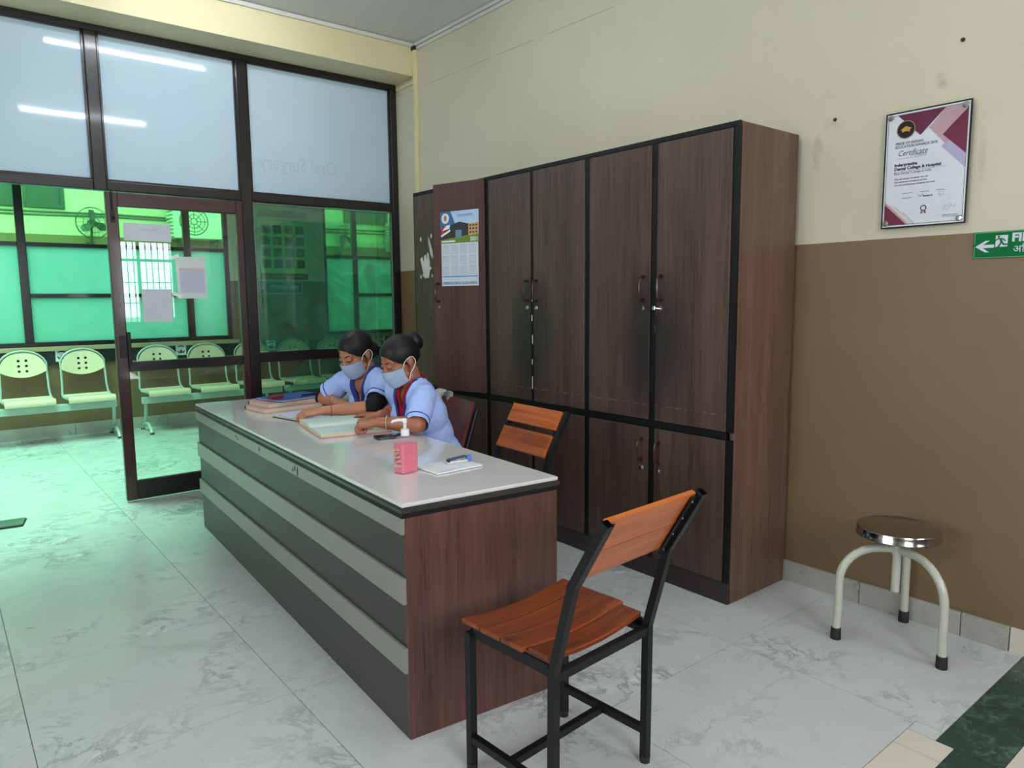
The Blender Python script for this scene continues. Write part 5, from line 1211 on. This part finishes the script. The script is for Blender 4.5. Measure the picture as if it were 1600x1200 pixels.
def woman(label, P):
    root = thing('person', label, 'person', (P['pelvis'][0], P['pelvis'][1], 0))
    base = Vector((P['pelvis'][0], P['pelvis'][1], 0))
    def place(name, bm, m, smooth=True, parent=None):
        bm.transform(Matrix.Translation(-base)); return obj(name, bm, m, parent or root, smooth)
    V3 = lambda q: Vector(q)
    pel, neck, hc = V3(P['pelvis']), V3(P['neck']), V3(P['head'])
    sl, sr = V3(P['sh'][0]), V3(P['sh'][1]); el, er = V3(P['el'][0]), V3(P['el'][1]); wl, wr = V3(P['wr'][0]), V3(P['wr'][1])
    # torso frame
    up = (neck - pel).normalized(); rt = (sr - sl).normalized(); fw = up.cross(rt).normalized(); rt = fw.cross(up).normalized(); TF = rotm(rt, fw, up)
    L = (neck - pel).length
    f = Vector(P['face']).normalized(); hd = Matrix.Rotation(-P['pitch'], 3, f.cross(Vector((0, 0, 1))).normalized()) @ orient(f)
    hd = Matrix.Rotation(P.get('tilt', 0), 3, f) @ hd
    Mh = Matrix.Translation(hc) @ hd.to_4x4(); k = P['k']
    def torso(bm, g):
        ell(bm, pel + up * .02, (.155 + g, .108 + g, .125 + g), TF)
        ell(bm, pel + up * L * .36 + fw * .004, (.136 + g, .100 + g, .14 + g), TF); ell(bm, pel + up * L * .62 + fw * .006, (.146 + g, .105 + g, .13 + g), TF)
        for s in (-1, 1): ell(bm, pel + up * L * .64 + rt * s * .068 + fw * .062, (.062 + g, .056 + g, .060 + g), TF)
        mid = pel + up * L * .84
        capsule(bm, mid + (sl - mid) * .15, .085 + g, sl, .050 + g, flat=.9); capsule(bm, mid + (sr - mid) * .15, .085 + g, sr, .050 + g, flat=.9)
        for s_ in (sl, sr): capsule(bm, neck + up * .0 - fw * .012, .050 + g * .7, neck.lerp(s_, .62), .044 + g)
    # --- body: one continuous surface
    bm = bmesh.new(); torso(bm, 0.0)
    skull = Mh @ Vector((0, -.02, -.06)) if True else None
    capsule(bm, neck - up * .03, .056, skull, .050); capsule(bm, neck, .048, Mh @ Vector((0, .012, -.075)), .040)
    head_shapes(bm, Mh, k)
    for s_, e_, w_ in ((sl, el, wl), (sr, er, wr)):
        capsule(bm, s_, .050, s_.lerp(e_, .5), .046); capsule(bm, s_.lerp(e_, .5), .046, e_, .039); capsule(bm, e_, .039, e_.lerp(w_, .35), .037); capsule(bm, e_.lerp(w_, .35), .037, w_, .0245)
    for i, s_ in enumerate((-1, 1)):
        h = P['hand'][i]; hand_shapes(bm, (wl, wr)[i], h['d'], h['n'], h['side'], h['curl'], h.get('thumb', .3), h.get('splay', .09), h.get('k', .95))
        hip = pel + rt * s_ * .088 - up * .02; kn = V3(P['knee'][i]); an = V3(P['ankle'][i])
        capsule(bm, hip, .080, kn, .054); capsule(bm, kn, .053, kn.lerp(an, .35), .052); capsule(bm, kn.lerp(an, .35), .052, an, .034)
        capsule(bm, an + Vector((0, 0, -.03)), .034, an + Vector((-.12, 0, -.042)), .026)
    bm = remesh(bm, 0.0045, 5, 0.5); btree = BVHTree.FromBMesh(bm)
    body = place('body', bm, skin_mat('skin_' + P['id'], P['skin']))
    def onface(x, z, off=.0006):
        Mk_ = Mh @ Matrix.Diagonal((k, k, k, 1)); o_ = Mk_ @ Vector((x, .20, z)); dr = (hd @ Vector((0, -1, 0))); hit = btree.ray_cast(o_, dr, .3)
        return (hit[0] - dr * off) if hit[0] is not None else Mk_ @ Vector((x, .085, z))
    # --- uniform tunic
    bm = bmesh.new(); torso(bm, .014)
    hems = []
    for s_, e_ in ((sl, el), (sr, er)):
        he = s_.lerp(e_, P['sleeve']); capsule(bm, s_, .064, he, P['cuff']); hems.append((s_, he, P['cuff']))
    capsule(bm, pel - rt * .07 + fw * .02, .105, pel + rt * .07 + fw * .02, .105); 
    for i, s_ in enumerate((-1, 1)): capsule(bm, pel + rt * s_ * .085, .098, (pel + rt * s_ * .09).lerp(V3(P['knee'][i]), .55), .088)
    tn = remesh(bm, 0.007, 6, 0.5)
    # cut the sleeve ends flat, then lay folds into the cloth
    for s_, he, r_ in hems:
        dv = (he - s_).normalized(); co = he + dv * .004
        near = [fc for fc in tn.faces if (fc.calc_center_median() - he).length < r_ * 1.7 and (fc.calc_center_median() - co - dv * (fc.calc_center_median() - co).dot(dv)).length < r_ * 1.35 and (fc.calc_center_median() - co).dot(dv) > -.03]
        gm = list({v for fc in near for v in fc.verts}) + list({e for fc in near for e in fc.edges}) + near
        bmesh.ops.bisect_plane(tn, geom=gm, plane_co=co, plane_no=dv, clear_outer=True)
    tn.normal_update(); rr = random.Random(5)
    from mathutils import noise as mnoise
    for v in tn.verts:
        q = v.co; a = TF.transposed() @ (q - pel)
        w = mnoise.noise(Vector((a.x * 13, a.y * 13, a.z * 5 + 3))) * .0065 + mnoise.noise(Vector((a.x * 30 + a.z * 24, a.y * 30, a.z * 10))) * .0042
        for s_, he, r_ in hems:
            dd = (q - he).length
            if dd < .12: w += math.sin((q - he).dot((he - s_).normalized()) * 150 + a.y * 20) * .0018 * (1 - dd / .12)
        v.co = q + v.normal * w
    tree = BVHTree.FromBMesh(tn)
    zv, kx = P['vdepth'], P['vwidth']
    def loc(q): return TF.transposed() @ (q - neck)
    def vsplit(m_, zv, kx):
        for s_ in (-1, 1):
            fs_ = []
            for fc in m_.faces:
                c = loc(fc.calc_center_median())
                if c.y > 0.0 and c.z > -zv - .02 and c.z < .07 and abs(c.x) < kx * 1.4: fs_.append(fc)
            gm = list({v for fc in fs_ for v in fc.verts}) + list({e for fc in fs_ for e in fc.edges}) + fs_
            bmesh.ops.bisect_plane(m_, geom=gm, plane_co=neck - up * zv, plane_no=(TF @ Vector((zv, 0, -s_ * kx))).normalized())
    vsplit(tn, zv, kx)
    kill = []
    for fc in tn.faces:
        c = loc(fc.calc_center_median())
        if (c.y > 0.0 and c.z > -zv and abs(c.x) < kx * (c.z + zv) / zv and c.z < .06) or (c.z > -.025 and math.hypot(c.x, c.y + .005) < .064): kill.append(fc)
    bmesh.ops.delete(tn, geom=kill, context='FACES')
    bmesh.ops.solidify(tn, geom=tn.faces[:], thickness=0.003)
    tunic = place('tunic', tn, M_scrub)
    # dark blue facing round the neckline in one run
    def vline(s_):
        out = []
        for q in range(15):
            t_ = q / 14; o_ = neck + TF @ Vector((s_ * kx * t_, .35, -zv * (1 - t_))); hit = tree.ray_cast(o_, -fw)
            if hit[0] is not None: out.append(hit[0] + fw * .001)
        return out
    back = []
    for q in range(19):
        a_ = R(62) + R(236) * q / 18; o_ = neck + TF @ Vector((.066 * math.sin(a_), .066 * math.cos(a_) - .004, .16)); hit = tree.ray_cast(o_, -up, .3)
        if hit[0] is not None: back.append(hit[0] + up * .0015)
    pts = vline(1) + back + vline(-1)[::-1]
    for _ in range(3): pts = [pts[0]] + [(pts[q - 1] + pts[q] * 2 + pts[q + 1]) / 4 for q in range(1, len(pts) - 1)] + [pts[-1]]
    b2 = bmesh.new(); tube(b2, pts, P['facing'], 8, flat=.6); place('collar_facing', b2, M_navyp)
    for s_, he, r_ in hems:
        dv = (he - s_).normalized(); b2 = bmesh.new(); pts = []
        u_ = Vector((0, 0, 1)); a_ = (u_ - dv * u_.dot(dv)).normalized(); b_ = dv.cross(a_)
        cc = he - dv * .022
        for q in range(28):
            dr = a_ * math.cos(2 * PI * q / 28) + b_ * math.sin(2 * PI * q / 28); hit = tree.ray_cast(cc + dr * .14, -dr)
            pts.append((hit[0] + dr * .0004) if (hit[0] is not None and (hit[0] - cc).length < r_ * 1.6) else cc + dr * r_)
        tube(b2, pts, .0032, 6, closed=True); place('sleeve_piping', b2, M_navyp)
    # trousers and shoes
    bm = bmesh.new()
    for i, s_ in enumerate((-1, 1)):
        hip = pel + rt * s_ * .088 - up * .02; kn = V3(P['knee'][i]); an = V3(P['ankle'][i])
        capsule(bm, hip, .086, kn, .064); capsule(bm, kn, .064, an + Vector((0, 0, .03)), .054)
    place('trousers', remesh(bm, .010, 4), M_trs)
    for i in range(2):
        an = V3(P['ankle'][i]); bm = bmesh.new(); capsule(bm, an + Vector((.03, 0, -.046)), .038, an + Vector((-.13, 0, -.052)), .032); capsule(bm, an + Vector((.0, 0, -.02)), .04, an + Vector((.01, 0, -.04)), .042)
        bm = remesh(bm, .008, 3)
        for v in bm.verts: v.co.z = max(v.co.z, .0015)
        place('shoe', bm, M_shoe)
    # --- hair: a cap over the skull ending at the hairline, with a bun
    bm = bmesh.new()
    Mk = Mh @ Matrix.Diagonal((k, k, k, 1))
    b2 = bmesh.new(); ell(b2, (0, -.013, .036), (.0810, .0985, .0835), sub=5)
    kill = []
    for v in b2.verts:
        line = .058 + (v.co.y - .088) * .80 - max(abs(v.co.x) - .02, 0) * .45
        if v.co.z < line and v.co.y > -.022: kill.append(v)
        elif v.co.y <= -.022 and v.co.z < -.060 + .0 * v.co.x: kill.append(v)
    bmesh.ops.delete(b2, geom=kill, context='VERTS'); bmesh.ops.solidify(b2, geom=b2.faces[:], thickness=.012)
    b2.transform(Mk); add(bm, b2)
    for c, r in P['bun']:
        b2 = bmesh.new(); ell(b2, c, r); b2.transform(Mk); add(bm, b2)
    place('hair', remesh(bm, .004, 3), M_hair)
    # --- face: lashes, brows, mask with ear loops
    for s_ in (-1, 1):
        b2 = bmesh.new(); tube(b2, [onface(s_ * (.030 + .0150 * q), -.0035 + .0025 * abs(q)) for q in (-1, -.5, 0, .5, 1)], [.0010, .0020, .0024, .0020, .0012], 6); place('eyelashes', b2, M_eye)
        b2 = bmesh.new(); tube(b2, [onface(s_ * (.031 + .019 * q), .021 + .005 * (1 - abs(q - .2)), 0.0) for q in (-1, -.6, -.2, .2, .6, 1)], [.0020, .0030, .0032, .0030, .0022, .0010], 6, flat=.8); place('eyebrow', b2, M_hair)
    bm = bmesh.new(); nu, nv = 20, 14; g = {}
    for i in range(nu + 1):
        a = R(-74 + 148 * i / nu)
        for j in range(nv + 1):
            v = j / nv; z = -.010 - .098 * v - .004 * math.cos(a) * (1 - v)
            z += .012 * (1 - math.cos(a)) * (1 - v) * -1.2 + .020 * (1 - math.cos(a)) * v
            bulge = .126 - .030 * v ** 2 - .012 * (1 - v) ** 2 + .0015 * math.sin(v * 22)
            g[i, j] = bm.verts.new((.071 * math.sin(a) * (1 - .12 * v), -.006 + bulge * math.cos(a) ** .85, z))
    for i in range(nu):
        for j in range(nv): bm.faces.new((g[i, j], g[i + 1, j], g[i + 1, j + 1], g[i, j + 1]))
    corners = [(g[0, 0].co.copy(), g[0, nv].co.copy(), -1), (g[nu, 0].co.copy(), g[nu, nv].co.copy(), 1)]
    bmesh.ops.solidify(bm, geom=bm.faces[:], thickness=.0022); bm.transform(Mk); mk = place('face_mask', bm, M_mask)
    for c0, c1, s_ in corners:
        b2 = bmesh.new(); tube(b2, [c0, Vector((s_ * .077, .020, .001)), Vector((s_ * .080, .000, .010)), Vector((s_ * .083, -.016, .014)), Vector((s_ * .085, -.028, .009)), Vector((s_ * .086, -.034, -.006)), Vector((s_ * .085, -.031, -.022)), Vector((s_ * .082, -.018, -.038)), Vector((s_ * .079, .006, -.055)), c1], .0019, 6); b2.transform(Mk); place('ear_loop', b2, M_loop, parent=root)
    for cfg in P.get('bangles', ()):
        b2 = bmesh.new(); torus_at(b2, cfg[0], cfg[1], cfg[2], cfg[3]); place('bangle', b2, cfg[4])
    if P.get('undersleeve'):
        for s_, e_, w_ in ((sl, el, wl), (sr, er, wr)):
            b2 = bmesh.new(); capsule(b2, s_.lerp(e_, .35), .0535, e_, .0455, 20); capsule(b2, e_, .0455, e_.lerp(w_, .45), .043, 20)
            b2 = remesh(b2, .006, 3); dv = (w_ - e_).normalized()
            bmesh.ops.bisect_plane(b2, geom=b2.verts[:] + b2.edges[:] + b2.faces[:], plane_co=e_.lerp(w_, P['undersleeve']), plane_no=dv, clear_outer=True)
            bmesh.ops.solidify(b2, geom=b2.faces[:], thickness=.003); place('undersleeve', b2, M_blk)
    if P.get('inner'):
        b2 = bmesh.new(); torso(b2, .0065); b2 = remesh(b2, .008, 4)
        vsplit(b2, .09, .016); kill = []
        for fc in b2.faces:
            c = loc(fc.calc_center_median())
            if c.z < -.26 or (math.hypot(c.x, c.y) < .052 and c.z > -.01) or (c.y > 0 and c.z > -.09 and abs(c.x) < .016 * (c.z + .09) / .09): kill.append(fc)
        bmesh.ops.delete(b2, geom=kill, context='FACES'); place('inner_shirt', b2, M_red_in)
        b2 = bmesh.new(); ring = []
        for q in range(24):
            a = 2 * PI * q / 24; ring.append(neck + TF @ Vector((.064 * math.sin(a), .066 * math.cos(a) + .002, .022 - .055 * max(math.cos(a), 0) ** 2)))
        tube(b2, ring, .0085, 8, closed=True); place('red_collar', b2, M_red_in)
    if P.get('earring'):
        b2 = bmesh.new()
        for s_ in (-1, 1):
            e_ = bmesh.new(); ell(e_, (s_ * .083, -.010, -.043), (.004, .004, .006), sub=2); e_.transform(Mk); add(b2, e_) if s_ < 0 else None
            if s_ > 0: e_.transform(Matrix.Translation(-base)); obj('earring', e_, pm('gold', S(206, 168, 90), 0.25, 1.0), root, True)
        place('earring', b2, pm('gold', S(206, 168, 90), 0.25, 1.0))
    return root
FIST = ((1.15, 1.25, .7),) * 4; SOFT = ((.35, .5, .35), (.40, .55, .35), (.48, .6, .35), (.55, .6, .4)); POINT = ((.30, .40, .2), (.65, .8, .4), (.8, .9, .5), (.85, .9, .5))
M_ban = pm('cream_bangle', S(196, 166, 140), 0.3); M_thread = pm('red_thread', S(176, 66, 50), 0.7); M_pinkb = pm('pink_bangle', S(208, 146, 136), 0.3)
# nearer woman, hair in a bun, dark red collar
woman('woman in light blue uniform with big hair bun and dark red collar, hands on register', dict(
    id='nearer', skin=S(160, 98, 72), pelvis=(1.965, 3.045, .575), neck=(1.812, 3.014, .968), head=(1.756, 3.036, 1.088), face=(-1.0, .02, 0), pitch=R(24), tilt=0.0, k=1.01,
    sh=((1.802, 2.902, .920), (1.800, 3.150, .924)), el=((1.685, 2.772, .811), (1.850, 3.170, .812)), wr=((1.552, 2.892, .824), (1.690, 3.125, .815)),
    hand=(dict(d=(-.82, .55, -.02), n=(-.25, -.1, 1), side=1, curl=((1.35, 1.6, 1.0),) * 4, thumb=.6, k=1.0), dict(d=(-.42, .88, .03), n=(.05, 0, 1), side=-1, curl=((.30, .35, .2), (.45, .55, .3), (.55, .6, .3), (.6, .65, .4)), thumb=.25, k=.98)),
    knee=((1.66, 2.86, .545), (1.66, 3.09, .545)), ankle=((1.62, 2.86, .10), (1.60, 3.09, .10)), sleeve=.96, cuff=.058, vdepth=.205, vwidth=.062, facing=.0060,
    bun=[((0.0, -.104, .052), (.054, .040, .048)), ((.010, -.122, .036), (.042, .034, .042)), ((0, -.06, .02), (.066, .05, .07))],
    bangles=[((1.582, 2.865, .8215), (-.77, .63, 0), .033, .0022, M_ban), ((1.735, 3.133, .8145), (-.95, -.2, 0), .0325, .005, pm('orange_thread', S(206, 84, 40), 0.7))], inner=True))
# farther woman, low tied hair, black undersleeves
woman('woman in light blue uniform with black undersleeves and gold earring, farther along the desk', dict(
    id='farther', skin=S(178, 118, 88), pelvis=(2.04, 3.640, .575), neck=(1.865, 3.570, .972), head=(1.806, 3.592, 1.088), face=(-.975, -.20, 0), pitch=R(26), tilt=0.0, k=1.05,
    sh=((1.868, 3.408, .922), (1.815, 3.768, .915)), el=((1.752, 3.305, .824), (1.742, 3.925, .812)), wr=((1.522, 3.425, .818), (1.752, 3.765, .812)),
    hand=(dict(d=(-.93, .30, -.03), n=(0, -.25, 1), side=1, curl=((.55, .8, .5), (.65, .9, .5), (.75, .9, .5), (.8, .95, .5)), thumb=.12, k=1.0), dict(d=(.10, -.98, .05), n=(-.1, 0, 1), side=-1, curl=((.6, .8, .4), (.65, .85, .4), (.7, .9, .4), (.75, .9, .4)), thumb=.3, k=.95)),
    knee=((1.66, 3.50, .545), (1.66, 3.74, .545)), ankle=((1.62, 3.50, .10), (1.60, 3.74, .10)), sleeve=.66, cuff=.064, vdepth=.19, vwidth=.060, facing=.0140,
    bun=[((0.0, -.106, -.030), (.040, .034, .040)), ((0, -.06, -.01), (.066, .05, .065))],
    bangles=[((1.560, 3.404, .8175), (-.9, .35, 0), .030, .0018, M_thread), ((1.752, 3.79, .8125), (.05, -1, 0), .032, .0026, M_pinkb)],
    undersleeve=.16, earring=True))
